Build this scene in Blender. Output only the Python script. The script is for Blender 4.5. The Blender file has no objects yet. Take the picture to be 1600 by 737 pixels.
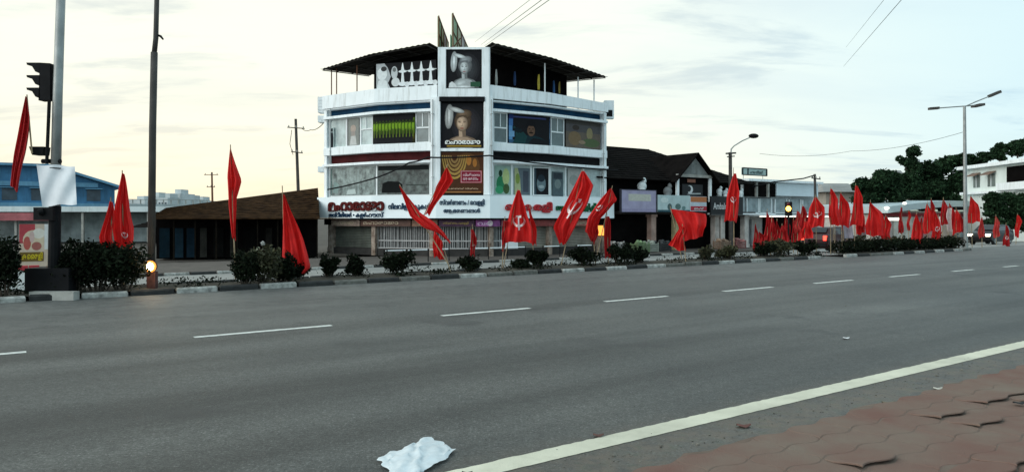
import bpy, math, random
import numpy as np
from mathutils import Vector, Matrix
R = math.radians
random.seed(7)
scene = bpy.context.scene
col = scene.collection

# ------------------------------------------------------------------ camera
F, CX, HY, CAMZ = 1150.0, 800.0, 341.0, 1.75      # focal length in photo pixels, horizon row, eye height
cam_d = bpy.data.cameras.new('camera')
cam = bpy.data.objects.new('camera', cam_d)
col.objects.link(cam)
cam.location = (0, 0, CAMZ)
cam.rotation_euler = (R(90), 0, 0)
cam_d.sensor_width = 36.0
cam_d.lens = 36.0 * F / 1600.0
cam_d.shift_y = -(368.5 - HY) / 1600.0
cam_d.clip_start = 0.05
cam_d.clip_end = 6000
scene.camera = cam

# ------------------------------------------------------------------ sky and soft fill lamp
FILL_AZ, FILL_EL = -118.0, 24.0          # degrees; azimuth from +Y towards +X
world = bpy.data.worlds.new('World')
scene.world = world
world.use_nodes = True
wn, wl = world.node_tree.nodes, world.node_tree.links
wn.clear()


def wnode(t, **k):
    n = wn.new(t)
    for a, b in k.items():
        setattr(n, a, b)
    return n


w_out = wnode('ShaderNodeOutputWorld')
w_bg = wnode('ShaderNodeBackground')
w_bg.inputs['Strength'].default_value = 0.125
sky = wnode('ShaderNodeTexSky', sky_type='NISHITA', sun_disc=False)
sky.sun_elevation = R(FILL_EL)
sky.sun_rotation = R(FILL_AZ)
sky.air_density, sky.dust_density, sky.ozone_density = 1.0, 2.5, 1.4
tc = wnode('ShaderNodeTexCoord')
sep = wnode('ShaderNodeSeparateXYZ')
wl.new(tc.outputs['Generated'], sep.inputs[0])


def wmath(op, a, b=None, clamp=False):
    n = wnode('ShaderNodeMath', operation=op, use_clamp=clamp)
    for i, v in enumerate((a, b)):
        if v is None:
            continue
        if isinstance(v, (int, float)):
            n.inputs[i].default_value = v
        else:
            wl.new(v, n.inputs[i])
    return n.outputs[0]


zc = wmath('MAXIMUM', sep.outputs['Z'], 0.0)
zd = wmath('ADD', zc, 0.13)
comb = wnode('ShaderNodeCombineXYZ')
wl.new(wmath('DIVIDE', sep.outputs['X'], zd), comb.inputs[0])
wl.new(wmath('DIVIDE', sep.outputs['Y'], zd), comb.inputs[1])


def wnoise(scale, detail, rough, off, stretch=(1, 1, 1)):
    mp = wnode('ShaderNodeMapping')
    mp.inputs['Location'].default_value = off
    mp.inputs['Scale'].default_value = stretch
    mp.inputs['Rotation'].default_value = (0, 0, R(-24))
    wl.new(comb.outputs[0], mp.inputs[0])
    n = wnode('ShaderNodeTexNoise')
    n.inputs['Scale'].default_value = scale
    n.inputs['Detail'].default_value = detail
    n.inputs['Roughness'].default_value = rough
    n.inputs['Distortion'].default_value = 0.35
    wl.new(mp.outputs[0], n.inputs['Vector'])
    return n.outputs['Fac']


def wramp(fac, stops):
    r = wnode('ShaderNodeValToRGB')
    r.color_ramp.interpolation = 'EASE'
    e = r.color_ramp.elements
    while len(e) < len(stops):
        e.new(0.5)
    for k, (p, c) in enumerate(stops):
        e[k].position = p
        e[k].color = (c, c, c, 1) if isinstance(c, (int, float)) else (*c, 1)
    wl.new(fac, r.inputs[0])
    return r.outputs[0]


def wmix(fac, a, b, blend='MIX'):
    m = wnode('ShaderNodeMix', data_type='RGBA', blend_type=blend)
    for v, idx in ((fac, 0), (a, 6), (b, 7)):
        if isinstance(v, (int, float)):
            m.inputs[idx].default_value = v
        elif isinstance(v, tuple):
            m.inputs[idx].default_value = (*v, 1)
        else:
            wl.new(v, m.inputs[idx])
    return m.outputs[2]


# thin high cloud sheet: a bright veil with grey-blue rifts, warm towards the setting sun's side
veil = wramp(wnoise(0.75, 6, 0.55, (3.1, 1.7, 0), (1, 1.7, 1)), [(0.30, 0.80), (0.60, 0.98)])
rift = wramp(wnoise(1.05, 7, 0.60, (9.3, 4.2, 2), (1, 2.3, 1)), [(0.50, 0.0), (0.66, 1.0)])
# azimuth term: +1 on the glow side (front left, low), -1 opposite
gl = Vector((math.sin(R(-26)), math.cos(R(-26)), 0.06)).normalized()
dotn = wnode('ShaderNodeVectorMath', operation='DOT_PRODUCT')
wl.new(tc.outputs['Generated'], dotn.inputs[0])
dotn.inputs[1].default_value = gl
warm = wramp(wmath('MULTIPLY_ADD', dotn.outputs['Value'], 0.5), [(0.0, 0.0), (1.0, 1.0)])
wm = warm.node.inputs[0].links[0].from_node
wm.inputs[2].default_value = 0.5
warm2 = wmath('POWER', warm, 9.0)
cloud_c = wmix(warm2, (3.85, 5.35, 5.85), (6.3, 6.4, 5.55))
rift_c = wmix(warm2, (2.85, 4.25, 5.15), (4.1, 4.5, 4.4))
c1 = wmix(veil, sky.outputs[0], cloud_c)
c2 = wmix(wmath('MULTIPLY', rift, 0.75), c1, rift_c)
# glow hugging the horizon on the sunset side
low = wmath('POWER', wmath('SUBTRACT', 1.0, wmath('MULTIPLY', zc, 3.2, ), True), 3.0)
lown = low.node.inputs[0].links[0].from_node
lown.use_clamp = True
glow = wmath('MULTIPLY', low, wmath('POWER', warm, 14.0))
c3 = wmix(wmath('MULTIPLY', glow, 0.85), c2, (7.2, 6.0, 3.9))
wl.new(c3, w_bg.inputs['Color'])
wl.new(w_bg.outputs[0], w_out.inputs['Surface'])

fill_sun_d = bpy.data.lights.new('fill_sun', 'SUN')  # wide soft fill added behind left to lift the facade; sunset is ahead
fill_sun_d.energy = 1.5
fill_sun_d.angle = R(70)
fill_sun_d.color = (1.0, 0.96, 0.90)
fill_sun = bpy.data.objects.new('fill_sun', fill_sun_d)
col.objects.link(fill_sun)
sv = Vector((math.sin(R(FILL_AZ)) * math.cos(R(FILL_EL)), math.cos(R(FILL_AZ)) * math.cos(R(FILL_EL)), math.sin(R(FILL_EL))))
fill_sun.rotation_euler = (-sv).to_track_quat('-Z', 'Y').to_euler()
fill_sun.location = (0, 0, 40)

scene.view_settings.view_transform = 'Standard'
scene.view_settings.look = 'None'
scene.view_settings.exposure = 0.46
scene.view_settings.gamma = 1.0
scene.view_settings.use_curve_mapping = False
scene.cycles.max_bounces = 6

# ------------------------------------------------------------------ place geometry
TH = math.atan((2443 - CX) / F)               # the main road runs 55 degrees right of the view
U = Vector((math.sin(TH), math.cos(TH), 0))   # along the road
N = Vector((-math.cos(TH), math.sin(TH), 0))  # across it, away from the camera


def SP(s, p, z=0.0):
    v = U * s + N * p
    return Vector((v.x, v.y, z))


def gz(p):                                    # the far carriageway falls half a metre
    return 0.0 if p <= 20 else (-0.5 if p >= 31 else -0.5 * (p - 20) / 11)


def at(px, py, d):
    return Vector(((px - CX) / F * d, d, CAMZ - (py - HY) / F * d))


def depth(px, p):                             # depth of road-parallel line p where it is seen in column px
    return p / (N.y + N.x * (px - CX) / F)


def pof(v):
    return v.x * N.x + v.y * N.y


# ------------------------------------------------------------------ materials
MATS = {}


def mat(name, c, rough=0.75, var=0.18, scale=3.0, bump=0.0, bscale=40.0, metal=0.0, spec=0.4, c2=None, stain=0.0,
        emit=None, estr=0.0, trans=0.0, island=0.0, coat=0.0):
    if name in MATS:
        return MATS[name]
    m = bpy.data.materials.new(name)
    m.use_nodes = True
    nt = m.node_tree
    nd, lk = nt.nodes, nt.links
    b = nd['Principled BSDF']
    b.inputs['Roughness'].default_value = rough
    b.inputs['Metallic'].default_value = metal
    b.inputs['Specular IOR Level'].default_value = spec
    b.inputs['Coat Weight'].default_value = coat
    geo = nd.new('ShaderNodeNewGeometry')
    tx = nd.new('ShaderNodeTexNoise')
    tx.inputs['Scale'].default_value = scale
    tx.inputs['Detail'].default_value = 6
    tx.inputs['Roughness'].default_value = 0.6
    lk.new(geo.outputs['Position'], tx.inputs['Vector'])
    rp = nd.new('ShaderNodeValToRGB')
    lo = [max(0, x * (1 - var)) for x in c]
    hi = list(c2) if c2 else [min(1, x * (1 + var)) for x in c]
    rp.color_ramp.elements[0].position = 0.32
    rp.color_ramp.elements[1].position = 0.68
    rp.color_ramp.elements[0].color = (*lo, 1)
    rp.color_ramp.elements[1].color = (*hi, 1)
    lk.new(tx.outputs['Fac'], rp.inputs[0])
    out = rp.outputs[0]
    if stain > 0:                              # rain streaks and grime: tall thin noise
        mp = nd.new('ShaderNodeMapping')
        mp.inputs['Scale'].default_value = (2.6, 2.6, 0.32)
        lk.new(geo.outputs['Position'], mp.inputs[0])
        t2 = nd.new('ShaderNodeTexNoise')
        t2.inputs['Scale'].default_value = 1.7
        t2.inputs['Detail'].default_value = 7
        t2.inputs['Roughness'].default_value = 0.68
        lk.new(mp.outputs[0], t2.inputs['Vector'])
        r2 = nd.new('ShaderNodeValToRGB')
        r2.color_ramp.elements[0].position = 0.50
        r2.color_ramp.elements[1].position = 0.72
        r2.color_ramp.elements[0].color = (0, 0, 0, 1)
        r2.color_ramp.elements[1].color = (stain, stain, stain, 1)
        lk.new(t2.outputs['Fac'], r2.inputs[0])
        mx = nd.new('ShaderNodeMix')
        mx.data_type = 'RGBA'
        lk.new(r2.outputs[0], mx.inputs[0])
        lk.new(out, mx.inputs[6])
        mx.inputs[7].default_value = (c[0] * 0.35 + .02, c[1] * 0.34 + .018, c[2] * 0.3 + .012, 1)
        out = mx.outputs[2]
    if island > 0:
        hs = nd.new('ShaderNodeHueSaturation')
        mr = nd.new('ShaderNodeMapRange')
        mr.inputs[3].default_value = 1 - island
        mr.inputs[4].default_value = 1 + island
        lk.new(geo.outputs['Random Per Island'], mr.inputs[0])
        lk.new(mr.outputs[0], hs.inputs['Value'])
        lk.new(out, hs.inputs['Color'])
        out = hs.outputs[0]
    lk.new(out, b.inputs['Base Color'])
    if bump > 0:
        t3 = nd.new('ShaderNodeTexNoise')
        t3.inputs['Scale'].default_value = bscale
        t3.inputs['Detail'].default_value = 4
        lk.new(geo.outputs['Position'], t3.inputs['Vector'])
        bp = nd.new('ShaderNodeBump')
        bp.inputs['Strength'].default_value = bump
        bp.inputs['Distance'].default_value = 0.02
        lk.new(t3.outputs['Fac'], bp.inputs['Height'])
        lk.new(bp.outputs[0], b.inputs['Normal'])
    if emit:
        b.inputs['Emission Color'].default_value = (*emit, 1)
        b.inputs['Emission Strength'].default_value = estr
    if trans > 0:
        tl = nd.new('ShaderNodeBsdfTranslucent')
        lk.new(out, tl.inputs['Color'])
        ms = nd.new('ShaderNodeMixShader')
        ms.inputs[0].default_value = trans
        lk.new(b.outputs[0], ms.inputs[1])
        lk.new(tl.outputs[0], ms.inputs[2])
        lk.new(ms.outputs[0], nd['Material Output'].inputs['Surface'])
    MATS[name] = m
    return m


def road_mat():
    m = bpy.data.materials.new('asphalt')
    m.use_nodes = True
    nd, lk = m.node_tree.nodes, m.node_tree.links
    b = nd['Principled BSDF']
    geo = nd.new('ShaderNodeNewGeometry')

    def noise(scale, det, rough, vec=None):
        t = nd.new('ShaderNodeTexNoise')
        t.inputs['Scale'].default_value = scale
        t.inputs['Detail'].default_value = det
        t.inputs['Roughness'].default_value = rough
        lk.new(vec if vec else geo.outputs['Position'], t.inputs['Vector'])
        return t.outputs['Fac']

    def ramp(f, stops):
        r = nd.new('ShaderNodeValToRGB')
        e = r.color_ramp.elements
        while len(e) < len(stops):
            e.new(0.5)
        for k, (p, c) in enumerate(stops):
            e[k].position = p
            e[k].color = (c, c, c, 1) if isinstance(c, (int, float)) else (*c, 1)
        lk.new(f, r.inputs[0])
        return r.outputs[0]

    def mix(f, a, c, blend='MIX'):
        x = nd.new('ShaderNodeMix')
        x.data_type = 'RGBA'
        x.blend_type = blend
        for v, i in ((f, 0), (a, 6), (c, 7)):
            if isinstance(v, (int, float)):
                x.inputs[i].default_value = v
            elif isinstance(v, tuple):
                x.inputs[i].default_value = (*v, 1)
            else:
                lk.new(v, x.inputs[i])
        return x.outputs[2]

    mp = nd.new('ShaderNodeMapping')           # road-aligned coordinates: x along, y across
    mp.vector_type = 'POINT'
    mp.inputs['Rotation'].default_value = (0, 0, -math.atan2(U.y, U.x))
    lk.new(geo.outputs['Position'], mp.inputs[0])
    sc2 = nd.new('ShaderNodeMapping')
    sc2.inputs['Scale'].default_value = (0.045, 0.75, 1)
    lk.new(mp.outputs[0], sc2.inputs[0])
    sepm = nd.new('ShaderNodeSeparateXYZ')
    lk.new(mp.outputs[0], sepm.inputs[0])
    big = ramp(noise(0.22, 5, 0.6), [(0.32, (0.050, 0.0515, 0.049)), (0.68, (0.088, 0.087, 0.079))])
    lanes = ramp(noise(1.0, 4, 0.5, sc2.outputs[0]), [(0.34, 0.52), (0.62, 1.30)])
    c = mix(1.0, big, lanes, 'MULTIPLY')
    spk = ramp(noise(42, 3, 0.8), [(0.30, 0.25), (0.46, 0.90), (0.56, 1.05), (0.70, 2.8)])
    c = mix(1.0, c, spk, 'MULTIPLY')
    spk2 = ramp(noise(11, 5, 0.8), [(0.32, 0.58), (0.68, 1.42)])
    c = mix(0.9, c, spk2, 'MULTIPLY')
    oil = ramp(noise(0.55, 5, 0.62), [(0.57, 0.0), (0.70, 0.9)])
    c = mix(oil, c, (0.030, 0.030, 0.030))
    vor = nd.new('ShaderNodeTexVoronoi')
    vor.feature = 'DISTANCE_TO_EDGE'
    vor.inputs['Scale'].default_value = 0.28
    wob = nd.new('ShaderNodeVectorMath')
    wob.operation = 'ADD'
    nv = nd.new('ShaderNodeTexNoise')
    nv.inputs['Scale'].default_value = 1.6
    nv.inputs['Detail'].default_value = 6
    lk.new(geo.outputs['Position'], nv.inputs['Vector'])
    lk.new(geo.outputs['Position'], wob.inputs[0])
    lk.new(nv.outputs['Color'], wob.inputs[1])
    lk.new(wob.outputs[0], vor.inputs['Vector'])
    crack = ramp(vor.outputs['Distance'], [(0.0, 1.0), (0.0045, 0.0)])
    cm = nd.new('ShaderNodeMath')
    cm.operation = 'MULTIPLY'
    lk.new(crack, cm.inputs[0])
    lk.new(ramp(noise(0.13, 3, 0.5), [(0.52, 0.0), (0.66, 0.7)]), cm.inputs[1])
    c = mix(cm.outputs[0], c, (0.018, 0.018, 0.018))
    # windblown dust and moss lodged along the near edge and under the far kerb
    def band(p0, p1, p2, p3):
        mr = nd.new('ShaderNodeMapRange')
        mr.inputs[1].default_value, mr.inputs[2].default_value = p0, p1
        lk.new(sepm.outputs['Y'], mr.inputs[0])
        mr2 = nd.new('ShaderNodeMapRange')
        mr2.inputs[1].default_value, mr2.inputs[2].default_value = p3, p2
        lk.new(sepm.outputs['Y'], mr2.inputs[0])
        mm = nd.new('ShaderNodeMath')
        mm.operation = 'MULTIPLY'
        lk.new(mr.outputs[0], mm.inputs[0])
        lk.new(mr2.outputs[0], mm.inputs[1])
        return mm.outputs[0]
    dn = ramp(noise(3.4, 6, 0.7), [(0.36, 0.15), (0.62, 1.0)])
    def mul(a, c2):
        mm = nd.new('ShaderNodeMath')
        mm.operation = 'MULTIPLY'
        lk.new(a, mm.inputs[0])
        lk.new(c2, mm.inputs[1])
        return mm.outputs[0]
    dust = ramp(noise(7.0, 5, 0.65), [(0.32, (0.075, 0.070, 0.060)), (0.5, (0.135, 0.105, 0.080)), (0.68, (0.085, 0.092, 0.062))])
    c = mix(mul(band(2.0, 3.5, 4.0, 4.7), dn), c, dust)
    c = mix(mul(band(11.5, 19.5, 20.5, 21.5), dn), c, (0.15, 0.148, 0.138))
    lk.new(c, b.inputs['Base Color'])
    b.inputs['Roughness'].default_value = 0.62
    b.inputs['Specular IOR Level'].default_value = 0.42
    bp = nd.new('ShaderNodeBump')
    bp.inputs['Strength'].default_value = 0.75
    bp.inputs['Distance'].default_value = 0.012
    lk.new(noise(70, 3, 0.7), bp.inputs['Height'])
    lk.new(bp.outputs[0], b.inputs['Normal'])
    return m


M = {}
M['asphalt'] = road_mat()
M['far_road'] = mat('far carriageway asphalt', (0.24, 0.235, 0.22), 0.7, 0.22, 1.2, 0.3, 60)
M['earth'] = mat('bare earth', (0.07, 0.06, 0.05), 0.95, 0.35, 0.8, 0.5, 20)
M['dust'] = mat('joint dust', (0.19, 0.13, 0.105), 0.95, 0.3, 2, 0.6, 90, c2=(.20, .155, .125), spec=.1)
M['paver'] = mat('red paver', (0.26, 0.145, 0.118), 0.95, 0.22, 1.3, 0.8, 130, c2=(0.225, 0.175, 0.140), spec=0.08)
M['paint_w'] = mat('worn road paint', (0.60, 0.60, 0.56), 0.7, 0.25, 9, 0.3, 80)
M['paint_y'] = mat('cream edge paint', (0.60, 0.57, 0.45), 0.8, 0.16, 1.3, 0.4, 80, stain=0.22)
M['white'] = mat('white painted plaster', (0.87, 0.91, 0.92), 0.7, 0.06, 1.0, 0.15, 30, stain=0.46)
M['white_sign'] = mat('white sign face', (0.84, 0.91, 0.93), 0.5, 0.04, 0.8, stain=0.06)
M['white_clean'] = mat('white enamel', (0.84, 0.86, 0.86), 0.45, 0.05, 1.0)
M['kerb_w'] = mat('kerb white', (0.34, 0.335, 0.31), 0.85, 0.5, 7, 0.4, 50, stain=0.7)
M['kerb_g'] = mat('bare kerb concrete', (0.13, 0.125, 0.11), 0.85, 0.45, 6, 0.4, 50, stain=0.5)
M['kerb_b'] = mat('kerb black', (0.025, 0.025, 0.024), 0.8, 0.4, 6, 0.4, 50)
M['soil'] = mat('median soil', (0.05, 0.042, 0.03), 0.95, 0.4, 5, 0.6, 30)
M['concrete'] = mat('concrete', (0.34, 0.33, 0.30), 0.85, 0.25, 2.0, 0.3, 40, stain=0.35)
M['red'] = mat('red flag cloth', (0.70, 0.020, 0.018), 0.8, 0.12, 6, trans=0.32)
M['red_d'] = mat('dark red flag cloth', (0.46, 0.014, 0.016), 0.85, 0.15, 6, trans=0.25)
M['red_f'] = mat('faded red flag cloth', (0.58, 0.055, 0.050), 0.85, 0.2, 4, trans=0.35)
M['emblem'] = mat('emblem white', (0.82, 0.74, 0.72), 0.8, 0.06, 8)
M['stick'] = mat('bamboo stick', (0.30, 0.22, 0.13), 0.7, 0.2, 9)
M['black'] = mat('black paint', (0.008, 0.008, 0.009), 0.7, 0.3, 4, spec=0.12)
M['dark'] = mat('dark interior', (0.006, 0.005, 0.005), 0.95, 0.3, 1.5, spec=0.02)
M['steel'] = mat('galvanised steel', (0.30, 0.31, 0.30), 0.5, 0.2, 2.5, 0.1, 30, metal=0.5, stain=0.4)
M['pole_dark'] = mat('tarred pole', (0.055, 0.050, 0.045), 0.75, 0.3, 2, 0.3, 30, stain=0.2)
M['rust'] = mat('rusty iron', (0.16, 0.065, 0.035), 0.85, 0.35, 5, 0.3, 40)
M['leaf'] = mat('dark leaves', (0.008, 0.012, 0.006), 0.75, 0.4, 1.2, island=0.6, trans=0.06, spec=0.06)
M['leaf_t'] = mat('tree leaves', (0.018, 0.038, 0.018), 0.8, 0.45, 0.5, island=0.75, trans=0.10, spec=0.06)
M['leaf_y'] = mat('olive leaves', (0.040, 0.040, 0.016), 0.75, 0.4, 1.2, island=0.5, trans=0.12)
M['bark'] = mat('bark', (0.05, 0.038, 0.028), 0.9, 0.35, 4, 0.5, 20)
M['tile_roof'] = mat('weathered clay tiles', (0.026, 0.013, 0.007), 0.9, 0.6, 2.4, 1.0, 12, c2=(0.050, 0.026, 0.012), spec=0.03)
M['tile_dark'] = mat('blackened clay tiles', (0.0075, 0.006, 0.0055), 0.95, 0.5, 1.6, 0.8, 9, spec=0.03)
M['sheet_top'] = mat('corrugated roofing sheet', (0.016, 0.013, 0.010), 0.85, 0.35, 2.2, 0.4, 14, stain=0.3, spec=0.1)
M['glass'] = mat('window glass', (0.10, 0.13, 0.13), 0.12, 0.35, 1.3, spec=0.6)
M['glass_pale'] = mat('pale window glass', (0.42, 0.50, 0.49), 0.25, 0.3, 1.5, spec=0.5)  # pale grey-green glossy tone
M['blue_band'] = mat('shade-darkened blue paint', (0.007, 0.040, 0.085), 0.7, 0.35, 1.4, spec=0.1)  # blue paint darkened to include the shadow under the overhang
M['maroon_band'] = mat('shade-darkened maroon paint', (0.060, 0.009, 0.010), 0.7, 0.35, 1.4, spec=0.1)  # maroon paint, overhang shadow put into its colour
M['alu'] = mat('white window frame', (0.74, 0.77, 0.77), 0.5, 0.06, 2)


def flat(c, name=None, rough=0.75):            # printed ink of one colour
    return mat(name or 'ink %.3f %.3f %.3f' % c, c, rough, 0.10, 7, spec=0.1)


# ------------------------------------------------------------------ mesh builder
BASE = {}


class MB:
    def __init__(self):
        self.v, self.f, self.m = [], [], []
        self.cur = 0

    def add(self, vs, fs):
        n = len(self.v)
        self.v += [tuple(x) for x in vs]
        self.f += [tuple(i + n for i in f) for f in fs]
        self.m += [self.cur] * len(fs)
        return self

    def hexa(self, p):                          # 8 corners: bottom 0-3 ring, top 4-7 ring
        return self.add(p, [(3, 2, 1, 0), (4, 5, 6, 7), (0, 1, 5, 4), (1, 2, 6, 5), (2, 3, 7, 6), (3, 0, 4, 7)])

    def box(self, c, size, X=None, Z=None):
        X = (X or Vector((1, 0, 0))).normalized()
        Z = (Z or Vector((0, 0, 1))).normalized()
        Y = Z.cross(X).normalized()
        Z = X.cross(Y)
        a, b, d = [s / 2 for s in size]
        c = Vector(c)
        r = [(-a, -b), (a, -b), (a, b), (-a, b)]
        return self.hexa([c + X * x + Y * y - Z * d for x, y in r] + [c + X * x + Y * y + Z * d for x, y in r])

    def tube(self, pts, rad, n=8, cap=True):
        pts = [Vector(p) for p in pts]
        if not isinstance(rad, (list, tuple)):
            rad = [rad] * len(pts)
        rings = []
        prev = None
        for i, p in enumerate(pts):
            t = (pts[min(i + 1, len(pts) - 1)] - pts[max(i - 1, 0)]).normalized()
            ref = prev if prev else (Vector((0, 0, 1)) if abs(t.z) < 0.9 else Vector((1, 0, 0)))
            a = t.cross(ref)
            if a.length < 1e-5:
                a = t.cross(Vector((0, 1, 0)))
            a.normalize()
            b = a.cross(t).normalized()
            prev = b
            rings.append([p + (a * math.cos(2 * math.pi * k / n) + b * math.sin(2 * math.pi * k / n)) * rad[i] for k in range(n)])
        vs = [q for r_ in rings for q in r_]
        fs = []
        for i in range(len(pts) - 1):
            for k in range(n):
                k2 = (k + 1) % n
                fs.append((i * n + k, i * n + k2, (i + 1) * n + k2, (i + 1) * n + k))
        if cap:
            fs.append(tuple(range(n - 1, -1, -1)))
            fs.append(tuple((len(pts) - 1) * n + k for k in range(n)))
        return self.add(vs, fs)

    def poly(self, pts):
        return self.add(pts, [tuple(range(len(pts)))])

    def prism(self, pts, ext):                  # polygon extruded by a vector
        ext = Vector(ext)
        n = len(pts)
        a = [Vector(p) for p in pts]
        return self.add(a + [p + ext for p in a], [tuple(range(n)), tuple(range(2 * n - 1, n - 1, -1))] +
                        [(i + n, (i + 1) % n + n, (i + 1) % n, i) for i in range(n)])

    def ball(self, c, r, nu=12, nv=8):
        c = Vector(c)
        if not isinstance(r, (tuple, list)):
            r = (r, r, r)
        vs, fs = [], []
        for j in range(nv + 1):
            a = math.pi * j / nv
            for i in range(nu):
                t = 2 * math.pi * i / nu
                vs.append((c.x + r[0] * math.sin(a) * math.cos(t), c.y + r[1] * math.sin(a) * math.sin(t), c.z - r[2] * math.cos(a)))
        for j in range(nv):
            for i in range(nu):
                i2 = (i + 1) % nu
                fs.append((j * nu + i, j * nu + i2, (j + 1) * nu + i2, (j + 1) * nu + i))
        return self.add(vs, fs)

    def grid(self, fn, nu, nv):
        vs = [fn(i / nu, j / nv) for j in range(nv + 1) for i in range(nu + 1)]
        fs = [(j * (nu + 1) + i, j * (nu + 1) + i + 1, (j + 1) * (nu + 1) + i + 1, (j + 1) * (nu + 1) + i) for j in range(nv) for i in range(nu)]
        return self.add(vs, fs)

    def build(self, name, mats, parent=None, smooth=False, base=None):
        if not isinstance(mats, (list, tuple)):
            mats = [mats]
        me = bpy.data.meshes.new(name)
        if parent is not None:
            b = BASE[parent]
        elif base is not None:
            b = Vector(base)
        else:
            a = np.array(self.v)
            b = Vector(((a[:, 0].min() + a[:, 0].max()) / 2, (a[:, 1].min() + a[:, 1].max()) / 2, a[:, 2].min()))
        me.from_pydata([(x - b.x, y - b.y, z - b.z) for x, y, z in self.v], [], self.f)
        for m_ in mats:
            me.materials.append(m_)
        if len(mats) > 1:
            me.polygons.foreach_set('material_index', self.m)
        if smooth:
            me.polygons.foreach_set('use_smooth', [True] * len(me.polygons))
        me.update()
        o = bpy.data.objects.new(name, me)
        col.objects.link(o)
        if parent is not None:
            o.parent = parent
        else:
            o.location = b
        BASE[o] = b
        return o


def tag(o, label=None, cat=None, group=None, kind=None):
    for k, v in (('label', label), ('category', cat), ('group', group), ('kind', kind)):
        if v:
            o[k] = v
    return o


def thing(name, label, cat, loc, group=None):
    o = bpy.data.objects.new(name, None)
    col.objects.link(o)
    o.empty_display_size = 0.3
    o.location = loc
    BASE[o] = Vector(loc)
    return tag(o, label, cat, group)


# ------------------------------------------------------------------ text
def text_mesh(s, size=1.0, bold=0.0, extrude=0.0):
    cu = bpy.data.curves.new('lettering', 'FONT')
    cu.body = s
    cu.size = size
    cu.offset = bold
    cu.extrude = extrude
    cu.resolution_u = 2
    cu.fill_mode = 'FRONT' if extrude == 0 else 'BOTH'
    ob = bpy.data.objects.new('lettering', cu)
    col.objects.link(ob)
    dg = bpy.context.evaluated_depsgraph_get()
    dg.update()
    me = bpy.data.meshes.new_from_object(ob.evaluated_get(dg))
    v = [tuple(q.co) for q in me.vertices]
    f = [tuple(p.vertices) for p in me.polygons]
    bpy.data.objects.remove(ob)
    bpy.data.curves.remove(cu)
    bpy.data.meshes.remove(me)
    return v, f


def put_text(mb, s, fn, w, h, bold=0.0, extrude=0.004):
    """lay a line of text in a w x h rectangle; fn(u, v, out) gives the world point, u in metres from the left, v up"""
    v, f = text_mesh(s, 1.0, bold, extrude)
    if not v:
        return
    a = np.array(v)
    x0, x1, y0, y1 = a[:, 0].min(), a[:, 0].max(), a[:, 1].min(), a[:, 1].max()
    mb.add([fn((x - x0) / (x1 - x0) * w, (y - y0) / (y1 - y0) * h, z + extrude) for x, y, z in v], f)


def ell(cu, cv, ru, rv, rot=0.0, n=18, a0=0, a1=360):
    r = R(rot)
    out = []
    m_ = n if a1 - a0 >= 360 else n + 1
    for k in range(m_):
        t = R(a0 + (a1 - a0) * k / n)
        x, y = ru * math.cos(t), rv * math.sin(t)
        out.append((cu + x * math.cos(r) - y * math.sin(r), cv + x * math.sin(r) + y * math.cos(r)))
    return out


def rect(u0, v0, u1, v1):
    return [(u0, v0), (u1, v0), (u1, v1), (u0, v1)]


def print_on(parent, name, fn, layers, step=0.0004, start=0.003):
    """flat print: layers = [(colour, polygon in 0..1 coordinates)], fn(u, v, out) -> world point"""
    mats, idx, mb = [], {}, MB()
    for k, (c, pl) in enumerate(layers):
        if c not in idx:
            idx[c] = len(mats)
            mats.append(flat(c))
        mb.cur = idx[c]
        mb.poly([fn(u, v, start + step * k) for u, v in pl])
    return mb.build(name, mats, parent)

# ================================================================== THE SETTING
# ground: one sheet to the horizon, under everything
mb = MB()
prof = [(-2500, -0.10), (3.5, -0.10), (20, -0.10), (31, -0.60), (4000, -0.60)]
for (p0, z0), (p1, z1) in zip(prof, prof[1:]):
    mb.add([SP(-3500, p0, z0), SP(3500, p0, z0), SP(3500, p1, z1), SP(-3500, p1, z1)], [(0, 1, 2, 3)])
tag(mb.build('ground', M['earth'], base=(0, 0, -0.6)), kind='structure')

mb = MB()
mb.add([SP(-160, 3.2), SP(420, 3.2), SP(420, 20.4), SP(-160, 20.4)], [(0, 1, 2, 3)])
road = tag(mb.build('road', M['asphalt'], base=(0, 0, 0)), kind='structure')

mb = MB()
mb.grid(lambda u, v: SP(-160 + 580 * u, 20.3 + 10.9 * v, gz(20.3 + 10.9 * v) + 0.012), 2, 12)
far_road = tag(mb.build('far_road', M['far_road'], base=(0, 0, 0)), kind='structure')

# lane dashes: each a painted strip with worn ends
DASH = [(-95, -31), (303, 518), (690, 828), (945, 1043), (1130, 1207), (1272, 1332), (1390, 1436), (1488, 1521), (1568, 1590)]
DASH[0] = (-190, 41)
PD = 11.56
for k, (a, b) in enumerate(DASH):
    def s_of(px):
        d = depth(px, PD)
        return (px - CX) / F * d * U.x + d * U.y
    s0, s1 = s_of(a), s_of(b)
    mb = MB()
    n = 14
    for j, pp in ((0, -0.06), (1, 0.06)):
        pass
    vs = []
    for i in range(n + 1):
        s = s0 + (s1 - s0) * i / n
        vs.append(SP(s, PD - 0.07 + random.uniform(-.008, .008), 0.004))
        vs.append(SP(s, PD + 0.07 + random.uniform(-.008, .008), 0.004))
    mb.add(vs, [(2 * i, 2 * i + 2, 2 * i + 3, 2 * i + 1) for i in range(n)])
    mb.build('lane_dash', M['paint_w'], road)
# cream edge line with a worn break
PE = 4.31


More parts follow.
